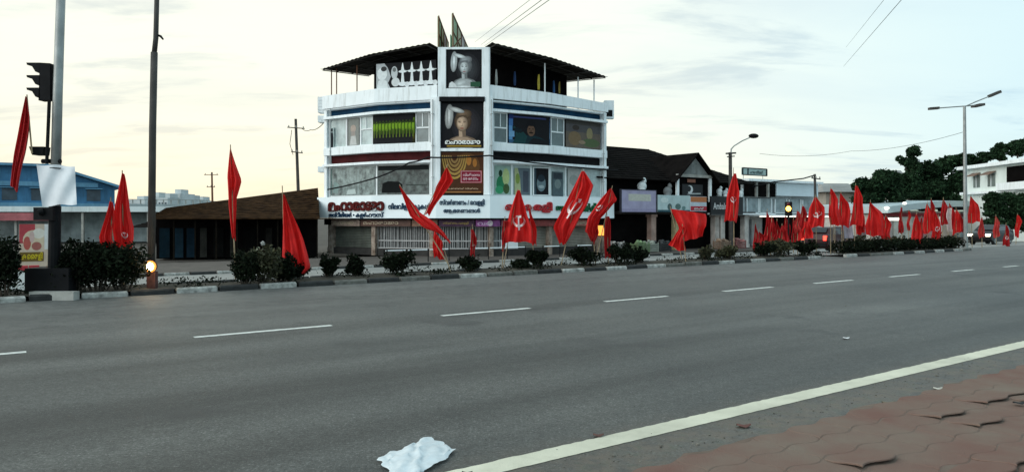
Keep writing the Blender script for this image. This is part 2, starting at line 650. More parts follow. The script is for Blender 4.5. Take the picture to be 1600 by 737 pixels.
def edge_line(s0, s1):
    mb = MB()
    n = max(6, int((s1 - s0) / 0.06))
    vs = []
    for i in range(n + 1):
        s = s0 + (s1 - s0) * i / n
        e = min(1.0, min(i, n - i) / 5.0 + .12)
        c_ = PE + (1 - e) * .05 * math.sin(i * 2.1)
        vs.append(SP(s, c_ - 0.112 * (e + (1 - e) * random.uniform(0, .7)) + random.uniform(-.003, .003), 0.004))
        vs.append(SP(s, c_ + 0.112 * (e + (1 - e) * random.uniform(0, .7)) + random.uniform(-.008, .008), 0.004))
    mb.add(vs, [(2 * i, 2 * i + 2, 2 * i + 3, 2 * i + 1) for i in range(n)])
    mb.build('edge_line', M['paint_y'], road)


edge_line(-8, 60)
# near pavement of wavy red pavers, its joints filled with dust
mb = MB()


def pav_edge(s):
    return 3.76 + 0.05 * math.sin(s * 3.1) + 0.04 * math.sin(s * 7.7 + 1) + 0.03 * math.sin(s * 17)


ns = 300
vs = []
for i in range(ns + 1):
    s = -6 + 60 * i / ns
    vs += [SP(s, -6, 0.0225), SP(s, pav_edge(s) - 0.16, 0.0225), SP(s, pav_edge(s), -0.02)]
fs = []
for i in range(ns):
    for j in (0, 1):
        fs.append((3 * i + j, 3 * i + 3 + j, 3 * i + 4 + j, 3 * i + 1 + j))
mb.add(vs, fs)
pavement = tag(mb.build('pavement', M['dust'], base=(0, 0, 0)), kind='structure')
PL_, PW_ = 0.44, 0.30
me_p = None


def paver_outline(inset):
    pts = []
    n = 10
    A, B = 0.030, 0.022
    L, W = PL_ - 2 * inset, PW_ - 2 * inset
    for i in range(n):
        u = i / n
        pts.append((u * L - L / 2, -W / 2 + A * math.sin(2 * math.pi * u)))
    for i in range(5):
        v = i / 5
        pts.append((L / 2 + B * math.sin(2 * math.pi * v), -W / 2 + v * W))
    for i in range(n):
        u = 1 - i / n
        pts.append((u * L - L / 2, W / 2 + A * math.sin(2 * math.pi * u)))
    for i in range(5):
        v = 1 - i / 5
        pts.append((-L / 2 + B * math.sin(2 * math.pi * v), -W / 2 + v * W))
    return pts


def paver_mesh():
    o1, o2 = paver_outline(0.003), paver_outline(0.010)
    n = len(o1)
    vs = [(x, y, -0.014) for x, y in o1] + [(x, y, -0.005) for x, y in o1] + [(x, y, 0.0) for x, y in o2]
    fs = []
    for k in (0, n):
        fs += [(k + i, k + (i + 1) % n, k + n + (i + 1) % n, k + n + i) for i in range(n)]
    fs.append(tuple(2 * n + i for i in range(n)))
    me = bpy.data.meshes.new('paver')
    me.from_pydata(vs, [], fs)
    me.materials.append(M['paver'])
    me.update()
    return me


me_p = paver_mesh()
ang = math.atan2(U.y, U.x)
npv = 0
rp_ = random.Random(3)
for j in range(11):
    p = 3.50 - j * PW_
    for i in range(60):
        s = -0.2 + i * PL_
        if s > 13.5:
            break
        c = SP(s, p)
        if c.y < 3.2:
            continue
        px, py = CX + F * c.x / c.y, HY + F * CAMZ / c.y
        if px < 930 or px > 1680 or py > 800:
            continue
        o = bpy.data.objects.new('paver', me_p)
        col.objects.link(o)
        o.parent = pavement
        r = rp_.random()
        low_ = r > 0.30 or j == 0
        lift = rp_.uniform(0.0255, 0.0275) if low_ else rp_.uniform(0.038, 0.046)
        tilt = 0.003 if low_ else 0.008
        kick = 0.0 if low_ else -rp_.uniform(.07, .12)
        o.location = (c.x, c.y, lift)
        o.rotation_euler = (rp_.uniform(-tilt, tilt) + kick, rp_.uniform(-tilt, tilt), ang + rp_.uniform(-.012, .012))
        npv += 1
# coarse grit along the pavement edge
mb = MB()
rg = random.Random(11)
for k in range(900):
    s = rg.uniform(-2, 14)
    p = 3.80 + abs(rg.gauss(0, 0.2)) if rg.random() < .8 else rg.uniform(3.6, 9.0)
    r = rg.uniform(0.002, 0.007) if rg.random() < .97 else rg.uniform(.008, .016)
    c = SP(s, p, r * 0.5)
    mb.ball(c, (r * rg.uniform(.8, 1.5), r * rg.uniform(.8, 1.5), r * .7), 5, 3)
tag(mb.build('road_grit', mat('grit', (0.14, 0.13, 0.11), 0.9, 0.4, 30, island=0.5), base=(0, 0, 0)),
    'fine grit and small stones lying along the cream edge line', 'gravel', kind='stuff')

# central median: soil strip between painted kerb stones
MP0, MP1 = 18.5, 20.25
gap0, gap1 = 0, 0


def s_at(px, p):
    d = depth(px, p)
    return (px - CX) / F * d * U.x + d * U.y


MED = [(-60.0, s_at(1283, 18.5)), (s_at(1322, 18.5), s_at(1519, 18.5))]
median = None
mb = MB()
for a, b in MED:
    n = 40
    q = []
    for i in range(n + 1):
        s = a + 0.15 + (b - a - 0.3) * i / n
        q += [SP(s, MP0 + .17, 0.10), SP(s, (MP0 + MP1) / 2, 0.16 + 0.03 * math.sin(i * 2.3)), SP(s, MP1 - .17, 0.08)]
    mb.add(q, [(3 * i + j, 3 * i + 3 + j, 3 * i + 4 + j, 3 * i + 1 + j) for i in range(n) for j in (0, 1)])
median = tag(mb.build('median', M['soil'], base=(0, 0, 0)), kind='structure')
me_k = {}
for key in ('kerb_w', 'kerb_b', 'kerb_g'):
    b_ = MB()
    L, H, D = 0.90, 0.30, 0.16
    b_.add([(-L / 2, -D / 2, -.1), (L / 2, -D / 2, -.1), (L / 2, D / 2, -.1), (-L / 2, D / 2, -.1),
            (-L / 2, -D / 2, .095), (L / 2, -D / 2, .095), (L / 2, D / 2, .095), (-L / 2, D / 2, .095),
            (-L / 2 + .02, -D / 2 + .035, .13), (L / 2 - .02, -D / 2 + .035, .13), (L / 2 - .02, D / 2 - .02, .13), (-L / 2 + .02, D / 2 - .02, .13)],
           [(0, 1, 5, 4), (1, 2, 6, 5), (2, 3, 7, 6), (3, 0, 4, 7), (4, 5, 9, 8), (5, 6, 10, 9), (6, 7, 11, 10), (7, 4, 8, 11), (8, 9, 10, 11)])
    me = bpy.data.meshes.new('kerb_stone')
    me.from_pydata(b_.v, [], b_.f)
    me.materials.append(M[key])
    me_k[key] = me
rk = random.Random(5)
for a, b in MED:
    n = int((b - a) / 0.96)
    for i in range(n):
        s = a + (i + .5) * (b - a) / n
        if s < -22:
            continue
        for p, side in ((MP0, 0), (MP1, 1)):
            if side and s > 30:
                continue
            o = bpy.data.objects.new('kerb_stone', me_k[('kerb_b' if side else ('kerb_w' if rk.random() < .8 else 'kerb_g')) if i % 2 == 0 else ('kerb_b' if rk.random() < .85 else 'kerb_g')])
            col.objects.link(o)
            o.parent = median
            c = SP(s, p + .08 + rk.uniform(-.012, .012), (rk.uniform(-.02, .01)) + (gz(p) if side else 0))
            o.location = c
            o.rotation_euler = (rk.uniform(-.03, .03), rk.uniform(-.012, .012), ang + rk.uniform(-.012, .012))
# kerb ends across the median
# far footpath with a black and white kerb
mb = MB()
mb.grid(lambda u, v: SP(-60 + 190 * u, 31.2 + 6.8 * v, -0.5 + 0.13 + 0.0 * v), 4, 2)
mb.add([SP(-60, 31.2, -.37), SP(130, 31.2, -.37), SP(130, 31.2, -.6), SP(-60, 31.2, -.6)], [(0, 1, 2, 3)])
footpath = tag(mb.build('footpath', mat('footpath slabs', (0.085, 0.07, 0.06), 0.9, 0.3, 2, 0.3, 20), base=(0, 0, 0)), kind='structure')
for i in range(46):
    s = -6 + i * 0.98
    o = bpy.data.objects.new('kerb_stone', me_k['kerb_w' if i % 2 == 0 else 'kerb_b'])
    col.objects.link(o)
    o.parent = footpath
    o.location = SP(s, 31.1, -0.5)
    o.rotation_euler = (0, 0, ang + rk.uniform(-.012, .012))

# ================================================================== CORNER BUILDING
class Path:
    def __init__(self, pts):
        self.p = [Vector((x, y, 0)) for x, y in pts]
        self.seg = [(b - a).length for a, b in zip(self.p, self.p[1:])]
        self.cum = [0]
        for s in self.seg:
            self.cum.append(self.cum[-1] + s)
        self.len = self.cum[-1]
        nr = [Vector(((b - a).y, -(b - a).x, 0)).normalized() for a, b in zip(self.p, self.p[1:])]
        self.off = []
        for i in range(len(self.p)):
            if i == 0:
                self.off.append(nr[0])
            elif i == len(self.p) - 1:
                self.off.append(nr[-1])
            else:
                h = (nr[i - 1] + nr[i]).normalized()
                self.off.append(h / max(0.5, h.dot(nr[i])))

    def pt(self, d, out=0.0, z=0.0):
        i = 0
        while i < len(self.seg) - 1 and d > self.cum[i + 1]:
            i += 1
        t = (d - self.cum[i]) / self.seg[i]
        a = self.p[i] + self.off[i] * out
        b = self.p[i + 1] + self.off[i + 1] * out
        v = a + (b - a) * t
        return Vector((v.x, v.y, z))

    def px(self, px, out=0.0):                   # distance along the path seen in photo column px
        lo, hi = -1.5, self.len + 1.5
        for _ in range(50):
            m_ = (lo + hi) / 2
            q = self.pt(m_, out)
            if CX + F * q.x / q.y < px:
                lo = m_
            else:
                hi = m_
        return (lo + hi) / 2

    def band(self, mb, d0, d1, z0, z1, out0, out1, bevel=0.0):
        ds = [d0] + [c for c in self.cum[1:-1] if d0 + 1e-3 < c < d1 - 1e-3] + [d1]
        zf = (lambda z, d: z(d) if callable(z) else z)
        vs = []
        for d in ds:
            vs += [self.pt(d, out0, zf(z0, d)), self.pt(d, out1, zf(z0, d)), self.pt(d, out1, zf(z1, d)), self.pt(d, out0, zf(z1, d))]
        fs = []
        n = len(ds)
        for i in range(n - 1):
            for j in range(4):
                k = (j + 1) % 4
                fs.append((4 * i + j, 4 * i + 4 + j, 4 * i + 4 + k, 4 * i + k))
        fs += [(3, 2, 1, 0), tuple(4 * (n - 1) + j for j in range(4))]
        mb.add(vs, fs)
        return mb


FR = Path([(-11.30, 44.7), (-7.75, 42.25), (-4.10, 41.0), (-1.355, 41.0), (2.06, 43.0), (5.84, 46.3)])
dL0, dR0 = FR.cum[2], FR.cum[3]
DEND = FR.len
B = thing('corner_building', 'white three-storey corner building with canted wings, poster tower and dark sheet roof', 'building', (-2.7, 46, -0.5))


def bpart(name, m_, *bands, parent=None):
    mb = MB()
    for b_ in bands:
        FR.band(mb, *b_)
    return mb.build(name, m_, parent or B)


# inner core: floor plates and dark rooms behind the windows
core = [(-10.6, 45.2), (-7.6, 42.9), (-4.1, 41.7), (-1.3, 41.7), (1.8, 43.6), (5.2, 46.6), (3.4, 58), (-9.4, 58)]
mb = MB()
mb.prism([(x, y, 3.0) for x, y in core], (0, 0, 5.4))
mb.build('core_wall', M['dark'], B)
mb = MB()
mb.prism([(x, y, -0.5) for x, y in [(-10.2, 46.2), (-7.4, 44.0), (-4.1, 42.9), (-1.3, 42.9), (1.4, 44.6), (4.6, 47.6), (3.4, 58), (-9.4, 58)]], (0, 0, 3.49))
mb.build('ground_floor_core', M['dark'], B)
# end walls (white) on both flanks
mb = MB()
for (a, b_) in (((-11.22, 44.85), (-9.5, 58)), ((5.78, 46.45), (4.0, 58))):
    A_, B_ = Vector((*a, 0)), Vector((*b_, 0))
    X = (B_ - A_).normalized()
    mb = MB()
    mb.box((A_ + B_) / 2 + Vector((0, 0, 5.9)), ((B_ - A_).length, 0.2, 6.3), X)
    mb.build('end_wall', M['white'], B)
# floor bands in white plaster
bpart('parapet', M['white'], (-0.05, dL0 - 0.02, 8.34, 9.13, 0.06, 0.24), )
bpart('parapet', M['white'], (dR0 + .02, DEND + .05, 8.40, (lambda d: 9.15 - .22 * (d - dR0) / (DEND - dR0)), 0.06, 0.24))
for (a, b_) in ((0.0, dL0 - .02), (dR0 + .02, DEND)):
    bpart('ledge', M['white'], (a, b_, 7.70, 7.85, -0.30, 0.26))
    bpart('sill_band', M['white'], (a, b_, 5.53, 5.98, -0.30, 0.20))
    bpart('ledge', M['white'], (a, b_, 4.85, 4.99, -0.30, 0.30))
    bpart('soffit', M['white'], (a, b_, 8.26, 8.33, -0.75, 0.16))
bpart('blue_band', M['blue_band'], (0.05, dL0 - .04, 7.86, 8.25, -0.30, -0.22))
bpart('blue_band', M['blue_band'], (dR0 + .05, DEND - .05, 7.86, 8.25, -0.30, -0.22))
bpart('maroon_band', M['maroon_band'], (0.05, dL0 - .04, 5.0, 5.52, -0.32, -0.24))
bpart('dark_band', M['black'], (dR0 + .05, DEND - .05, 5.0, 5.52, -0.32, -0.24))
# vertical end fins
for d0 in (0.0, DEND - 0.22):
    bpart('end_fin', M['white'], (d0, d0 + 0.22, 3.03, 8.34, -0.40, 0.14))
# tower: piers either side of the posters, head and sills
TD = 0.34
for (x0, x1) in ((672.5, 687.5), (756.5, 770.5)):
    a, b_ = FR.px(x0, TD), FR.px(x1, TD)
    bpart('tower_pier', M['white'], (a, b_, 3.04, 8.46 if x0 < 700 else 8.46, -0.4, TD))
a, b_ = FR.px(682, TD), FR.px(766, TD)
mb = MB()
FR.band(mb, FR.px(684, TD), FR.px(696.5, TD), 8.47, 11.2, -0.3, TD - .02)
FR.band(mb, FR.px(753, TD), FR.px(766, TD), 8.47, 11.2, -0.3, TD - .02)
FR.band(mb, FR.px(696.5, TD), FR.px(753, TD), 11.08, 11.2, -0.3, TD - .02)
FR.band(mb, FR.px(696.5, TD), FR.px(753, TD), 8.47, 8.92, -0.3, TD - .02)
FR.band(mb, FR.px(696.5, TD), FR.px(753, TD), 8.92, 11.08, -0.3, TD - .12)
mb.build('tower_head', M['white'], B)
bpart('tower_beam', M['black'], (FR.px(687.5, .2), FR.px(756.5, .2), 8.20, 8.45, -0.1, TD + .05))
bpart('tower_sill', M['white'], (FR.px(687.5, .2), FR.px(756.5, .2), 5.46, 5.62, -0.1, TD - .02))
bpart('tower_back', M['black'], (FR.px(687.5, .2), FR.px(756.5, .2), 3.04, 8.19, -0.2, 0.12))


# windows -------------------------------------------------------------
def window(px0, px1, z0, z1, pane='glass', frame=0.06, mull=(), trans=()):
    d0, d1 = FR.px(px0), FR.px(px1)
    mb = MB()
    o0, o1 = -0.10, -0.02
    FR.band(mb, d0, d0 + frame, z0, z1, o0, o1)
    FR.band(mb, d1 - frame, d1, z0, z1, o0, o1)
    FR.band(mb, d0 + frame, d1 - frame, z0, z0 + frame, o0, o1)
    FR.band(mb, d0 + frame, d1 - frame, z1 - frame, z1, o0, o1)
    for m_ in mull:
        d = d0 + (d1 - d0) * m_[0]
        FR.band(mb, d - .03, d + .03, z0 + (z1 - z0) * m_[1] + frame, z0 + (z1 - z0) * m_[2] - frame, o0, o1)
    for t in trans:
        zz = z0 + (z1 - z0) * t
        FR.band(mb, d0 + frame, d1 - frame, zz - .04, zz + .04, o0, o1 + .01)
    w = mb.build('window', M['alu'], B)
    mb = MB()
    FR.band(mb, d0 + .01, d1 - .01, z0 + .01, z1 - .01, -0.08, -0.06)
    mb.build('pane', M[pane] if isinstance(pane, str) else pane, w)
    return w


Z2a, Z2b, Z1a, Z1b = 5.98, 7.70, 3.03, 4.85
window(514, 541, Z2a, Z2b, 'glass_pale')
window(541, 563, Z2a, Z2b, 'glass')
window(563, 582, Z2a, Z2b, 'glass_pale', mull=[(0.45, .55, 1)], trans=[.55])
window(649, 671, Z2a, Z2b, 'glass', mull=[(0.5, .5, 1)], trans=[.5])
window(771, 793, Z2a, Z2b, 'glass', mull=[(0.5, .5, 1)], trans=[.5])
window(861, 882, Z2a, Z2b, 'glass', mull=[(0.5, .5, 1)], trans=[.5])
window(514, 588, Z1a, Z1b, 'glass_pale', mull=[(.33, 0, 1), (.66, 0, 1)])
window(588, 672, Z1a, Z1b, 'glass', mull=[])
window(771, 800, Z1a, Z1b, 'glass_pale')
window(800, 830, Z1a, Z1b, 'glass_pale')
window(830, 860, Z1a, Z1b, 'glass_pale')
window(860, 884, Z1a, Z1b, 'glass_pale')
window(884, 912, Z1a, Z1b, 'glass_pale')
window(912, 940, Z1a, Z1b, 'glass_pale')
# a dark cabinet and pale goods seen behind the first-floor glass: clutter standing at the window
def roof_z(d):
    if d < dL0:
        return 10.62 + (11.42 - 10.62) * (d + .3) / (dL0 + .3)
    return 11.42 - (11.42 - 10.42) * (d - dR0) / (DEND + .3 - dR0)


# terrace ---------------------------------------------------------------
for x in (516, 524, 556):
    mb = MB()
    d = FR.px(x)
    q = FR.pt(d, -0.1)
    mb.tube([(q.x, q.y, 8.4), (q.x, q.y, 10.75)], 0.035, 6)
    mb.build('terrace_post', M['rust'], B)
for x in (853, 930, 905):
    mb = MB()
    q = FR.pt(FR.px(x), -0.1)
    mb.tube([(q.x, q.y, 8.4), (q.x, q.y, 10.8 if x < 900 else 10.35)], 0.045, 6)
    mb.build('terrace_post', M['alu'], B)
mb = MB()
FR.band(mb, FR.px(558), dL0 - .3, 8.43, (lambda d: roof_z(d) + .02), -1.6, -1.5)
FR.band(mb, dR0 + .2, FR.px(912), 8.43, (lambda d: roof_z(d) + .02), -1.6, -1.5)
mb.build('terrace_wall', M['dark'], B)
mb = MB()
mb.prism([(x, y, 8.40) for x, y in core], (0, 0, 0.02))
mb.build('terrace_floor', M['concrete'], B)


for (a, b_, kk) in ((0.2, dL0 - .35, 0), (dR0 + .12, DEND - .40, 1)):
    mb = MB()
    n = 46
    vs = []
    for i in range(n + 1):
        d = a + (b_ - a) * i / n
        z = roof_z(d)
        w = 0.02 * math.cos(i * math.pi)
        vs += [FR.pt(d, 0.6, z - .02 + w), FR.pt(d, 0.6, z + w), FR.pt(d, -3.4, z + .28 + w), FR.pt(d, -3.4, z + .25 + w)]
    fs = []
    for i in range(n):
        for j in range(4):
            k = (j + 1) % 4
            fs.append((4 * i + j, 4 * i + 4 + j, 4 * i + 4 + k, 4 * i + k))
    fs += [(3, 2, 1, 0), tuple(4 * n + j for j in range(4))]
    mb.add(vs, fs)
    rf = mb.build('roof', M['sheet_top'], B)
    mb = MB()
    for t in (0.02, .2, .4, .6, .8, .98):
        d = a + (b_ - a) * t
        z = roof_z(d) - .09
        mb.tube([FR.pt(d, 0.56, z), FR.pt(d, -3.3, z + .27)], 0.03, 5)
    for o_ in (0.5, -0.6, -1.8):
        mb.tube([FR.pt(a + (b_ - a) * t, o_, roof_z(a + (b_ - a) * t) - .06 + (0.5 - o_) * .07) for t in (0.02, .3, .6, .98)], 0.025, 5)
    mb.build('rafter', M['pole_dark'], rf)
# ground floor piers, fascia, shutters, grilles --------------------------
mb = MB()
FR.band(mb, -0.1, DEND + .1, 1.36, 1.74, -0.25, 0.05)
mb.build('fascia_beam', M['dark'], B)
PIER = [(513, 519), (580.5, 586.5), (671, 677), (765, 771), (857.5, 862.5), (933, 944)]
for k, (x0, x1) in enumerate(PIER):
    bpart('pier', mat('painted pier', (0.26, 0.17, 0.12), .8, .5, 3.5, .2, 20, c2=(.42, .34, .28)), (FR.px(x0), FR.px(x1), -0.37, 1.36, -0.5, 0.02))
bpart('plinth', mat('plinth', (0.03, 0.027, 0.025), .8, .3, 3), (0, DEND, -0.37, 0.02, -0.9, -0.12))


def shutter(x0, x1, z0, z1, m_):
    d0, d1 = FR.px(x0), FR.px(x1)
    mb = MB()
    n = int((z1 - z0) / .09)
    for i in range(n):
        za, zb = z0 + (z1 - z0) * i / n, z0 + (z1 - z0) * (i + 1) / n
        zm = (za + zb) / 2
        mb.add([FR.pt(d0, -.30, za), FR.pt(d1, -.30, za), FR.pt(d1, -.26, zm), FR.pt(d0, -.26, zm)], [(0, 1, 2, 3)])
        mb.add([FR.pt(d0, -.26, zm), FR.pt(d1, -.26, zm), FR.pt(d1, -.30, zb), FR.pt(d0, -.30, zb)], [(0, 1, 2, 3)])
    mb.build('rolling_shutter', m_, B)


sh_g = mat('grey shutter', (0.12, 0.13, 0.11), .55, .3, 2.2, metal=.2, stain=.35)
sh_b = mat('beige shutter', (0.25, 0.235, 0.20), .6, .3, 1.3, metal=.1, stain=.3)
shutter(519, 580.5, 0.03, 1.36, sh_g)
shutter(862.5, 933, 0.03, 1.36, sh_b)
shutter(812, 857.5, 0.03, 1.36, sh_b)


def grille(x0, x1, z0, z1, step=0.135):
    d0, d1 = FR.px(x0), FR.px(x1)
    mb = MB()
    d = d0
    k = 0
    while d < d1:
        q0, q1 = FR.pt(d, -.22 - .05 * (k % 2), z0), FR.pt(d, -.22 - .05 * (k % 2), z1)
        mb.tube([q0, q1], 0.022, 5)
        d += step * random.choice((.7, 1, 1, 1.25))
        k += 1
    for z in (z0 + .03, z0 + .45, z1 - .05):
        FR.band(mb, d0, d1, z - .03, z + .03, -.25, -.20)
    tag(mb.build('folding_grille', mat('grille enamel', (0.44, 0.43, 0.42), .5, .15, 4), B), kind='stuff')
    mb = MB()
    FR.band(mb, d0, d1, z0, z1, -0.62, -0.6)
    mb.build('rear_shutter', mat('grey shutter behind grille', (0.10, 0.10, 0.10), .6, .5, 1.4), B)


grille(587, 671, 0.03, 1.36)
grille(677, 765, 0.03, 1.36)
grille(771, 812, 0.03, 1.36)
mb = MB()
FR.band(mb, FR.px(784), FR.px(811), 0.03, .55, -.19, -.14)
mb.build('counter_panel', M['white_clean'], B)
for (px_, o_) in ((676, .42), (768, .42), (943, .22), (516, .22)):
    mb = MB()
    dd_ = FR.px(px_, o_)
    mb.tube([FR.pt(dd_, o_, 3.05), FR.pt(dd_, o_, 8.3)], .035, 6)
    for zz in (4.0, 5.75, 7.5):
        FR.band(mb, dd_ - .06, dd_ + .06, zz, zz + .04, o_ - .08, o_ + .045)
    mb.build('downpipe', mat('grey pipe', (.40, .42, .42), .6, .2, 2, stain=.4), B)
# projecting slab ends and air conditioners
for (px, py, d, w, h) in ((505, 165, 45.2, .5, .95), (505, 187, 45.2, .5, .4), (505, 265, 45.0, .5, .35)):
    mb = MB()
    c = at(px, py, d)
    mb.box(c, (w, 0.7, h))
    for k in range(4):
        mb.box(c + Vector((0, -.36, -h * .3 + k * h * .2)), (w * .8, .02, h * .06))
    ob = mb.build('wall_box', M['white'], B)
mb = MB()
mb.box(at(951, 172, 47.3), (.62, .5, 1.15))
ob = mb.build('side_signboard', M['white'], B)
mb = MB()
mb.box(at(952, 177, 47.02), (.40, .02, .40))
mb.build('side_panel', M['black'], ob)

# ------------------------------------------------------------------ signboards on the corner building
SB = thing('fascia_signboard', 'long white fascia signboard with raised Malayalam shop lettering wrapping the corner building', 'signboard', (-2.7, 41, 1.75))
mb = MB()
SO = 0.52
FR.band(mb, -0.18, DEND + .28, 1.76, 3.01, 0.06, SO)
mb.build('board', M['white_sign'], SB)
mb = MB()
FR.band(mb, -0.2, DEND + .3, 1.70, 1.755, 0.04, SO + .03)
mb.build('lower_trim', M['black'], SB)


def sign_text(name, s, x0, x1, y0, y1, m_, bold=0.02, ex=0.02):
    d0, d1 = FR.px(x0, SO), FR.px(x1, SO)
    q = FR.pt((d0 + d1) / 2, SO)
    z0, z1 = CAMZ - (y1 - HY) / F * q.y, CAMZ - (y0 - HY) / F * q.y
    mb = MB()
    put_text(mb, s, lambda u, v, o: FR.pt(d0 + u, SO + .004 + o, z0 + v), d1 - d0, z1 - z0, bold, ex)
    return mb.build('lettering', m_, SB)


navy = flat((0.010, 0.035, 0.075), 'navy letters')
maroon = flat((0.085, 0.010, 0.009), 'maroon letters')
redl = flat((0.42, 0.030, 0.036), 'red letters')
greenl = flat((0.012, 0.11, 0.045), 'green letters')
sign_text('l', 'മഹാരാജാ', 514, 601, 315, 330, maroon, 0.045, .05)
sign_text('l', 'ഇന്റീരിയർ • കളർഹൗസ്', 514, 600, 331, 341, navy, 0.025)
sign_text('l', 'നിലവിളക്കുകൾ', 607, 672, 317, 329, navy, 0.025)
sign_text('l', 'സ്വർണണം / െവളളി', 687, 757, 311, 322, navy, 0.025)
sign_text('l', 'ആഭരണങൾ', 693, 750, 325, 334, navy, 0.025)
sign_text('l', 'ൈകരളി', 789, 862, 315, 332, redl, 0.05, .05)
sign_text('l', 'ജുവലറി', 868, 905, 319, 331, greenl, 0.05, .04)
sign_text('l', 'വർക്സ്', 908, 940, 317, 331, greenl, 0.05, .04)

# narrow shop strips under the fascia signboard
STRIP = [(517, 562, (0.30, 0.22, 0.18), 'dusty cream shop strip above the grey rolling shutter'),
         (563, 642, (0.10, 0.045, 0.032), 'dark brown shop strip above the white folding grille'),
         (643, 684, (0.20, 0.10, 0.06), 'tan shop strip on the corner beside the purple strip'),
         (685, 742, (0.06, 0.02, 0.05), 'dark purple shop strip with gold lettering under the poster tower'),
         (743, 782, (0.24, 0.06, 0.22), 'bright purple shop strip with a pale round badge'),
         (783, 812, (0.30, 0.10, 0.12), 'pinkish shop strip right of the bright purple strip'),
         (813, 868, (0.26, 0.05, 0.045), 'red shop strip above the beige shutters'),
         (869, 930, (0.36, 0.15, 0.12), 'faded red and cream shop strip near the right end')]
for k, (x0, x1, c, lb) in enumerate(STRIP):
    d0, d1 = FR.px(x0, .2), FR.px(x1, .2)
    mb = MB()
    FR.band(mb, d0 + .02, d1 - .02, 1.30, 1.66, 0.06, 0.20)
    o = mb.build('shop_strip', mat('strip ink %d' % k, c, .6, .45, 3.5, stain=.2), base=FR.pt(d0, .2, 1.3))
    tag(o, lb, 'sign', 'shop strips under the long white signboard')
    if k in (0, 1, 3, 7):
        mb = MB()
        put_text(mb, 'മഹാരാജാ' if k != 3 else 'സ്വർണം വെളളി', lambda u, v, o_: FR.pt(d0 + .25 + u, .204 + o_, 1.40 + v), (d1 - d0) * .7, .16, .01)
        mb.build('lettering', flat((.52, .42, .30) if k != 3 else (.42, .30, .10)), o)
    if k == 4:
        mb = MB()
        q = FR.pt(FR.px(766, .2), .21)
        mb.add([FR.pt(FR.px(766, .2) + x, .212, 1.48 + y) for x, y in ell(0, 0, .16, .16)], [tuple(range(18))])
        mb.build('badge', flat((.72, .62, .62)), o)
        mb = MB()
        put_text(mb, 'വർ', lambda u, v, o_: FR.pt(d0 + .1 + u, .204 + o_, 1.36 + v), .8, .24, .03)
        mb.build('lettering', flat((.55, .35, .55)), o)


# ------------------------------------------------------------------ posters and window prints
def poster(name, label, cat, x0, x1, z0, z1, out, layers, thick=0.05, frame=None, words=(), base=(.012, .012, .014), base_mat=None):
    d0, d1 = FR.px(x0, out), FR.px(x1, out)
    q = FR.pt((d0 + d1) / 2, out)
    t = thing(name, label, cat, (q.x, q.y, z0))
    mb = MB()
    FR.band(mb, d0, d1, z0, z1, out - thick, out)
    mb.build('panel', base_mat or flat(base), t)
    W, H = d1 - d0, z1 - z0
    fn = lambda u, v, o: FR.pt(d0 + u * W, out + o, z0 + v * H)
    if layers:
        print_on(t, 'print', fn, layers)
    for (s, u0, v0, uw, vh, c, bd) in words:
        mb = MB()
        put_text(mb, s, lambda u, v, o: fn(u0 + u, v0 + v, .04 + o), uw, vh, bd, .002)
        mb.build('lettering', flat(c), t)
    if frame:
        mb = MB()
        FR.band(mb, d0 - .05, d0, z0 - .05, z1 + .05, out - thick, out + .03)
        FR.band(mb, d1, d1 + .05, z0 - .05, z1 + .05, out - thick, out + .03)
        FR.band(mb, d0, d1, z1, z1 + .05, out - thick, out + .03)
        FR.band(mb, d0, d1, z0 - .05, z0, out - thick, out + .03)
        mb.build('frame', M[frame], t)
    return t


def grad(c0, c1, cu, cv, ru, rv, rot=0, du=0, dv=0, n=6, end=.25):
    """nested ellipses blending c0 (rim) to c1 (centre), centre drifting by du, dv"""
    out = []
    for k in range(n):
        t = k / (n - 1)
        f_ = 1 - (1 - end) * t
        c = tuple(round(c0[i] + (c1[i] - c0[i]) * t, 3) for i in range(3))
        out.append((c, ell(cu + du * t, cv + dv * t, ru * f_, rv * f_, rot)))
    return out


def mul(c, f_):
    return tuple(round(x * f_, 3) for x in c)


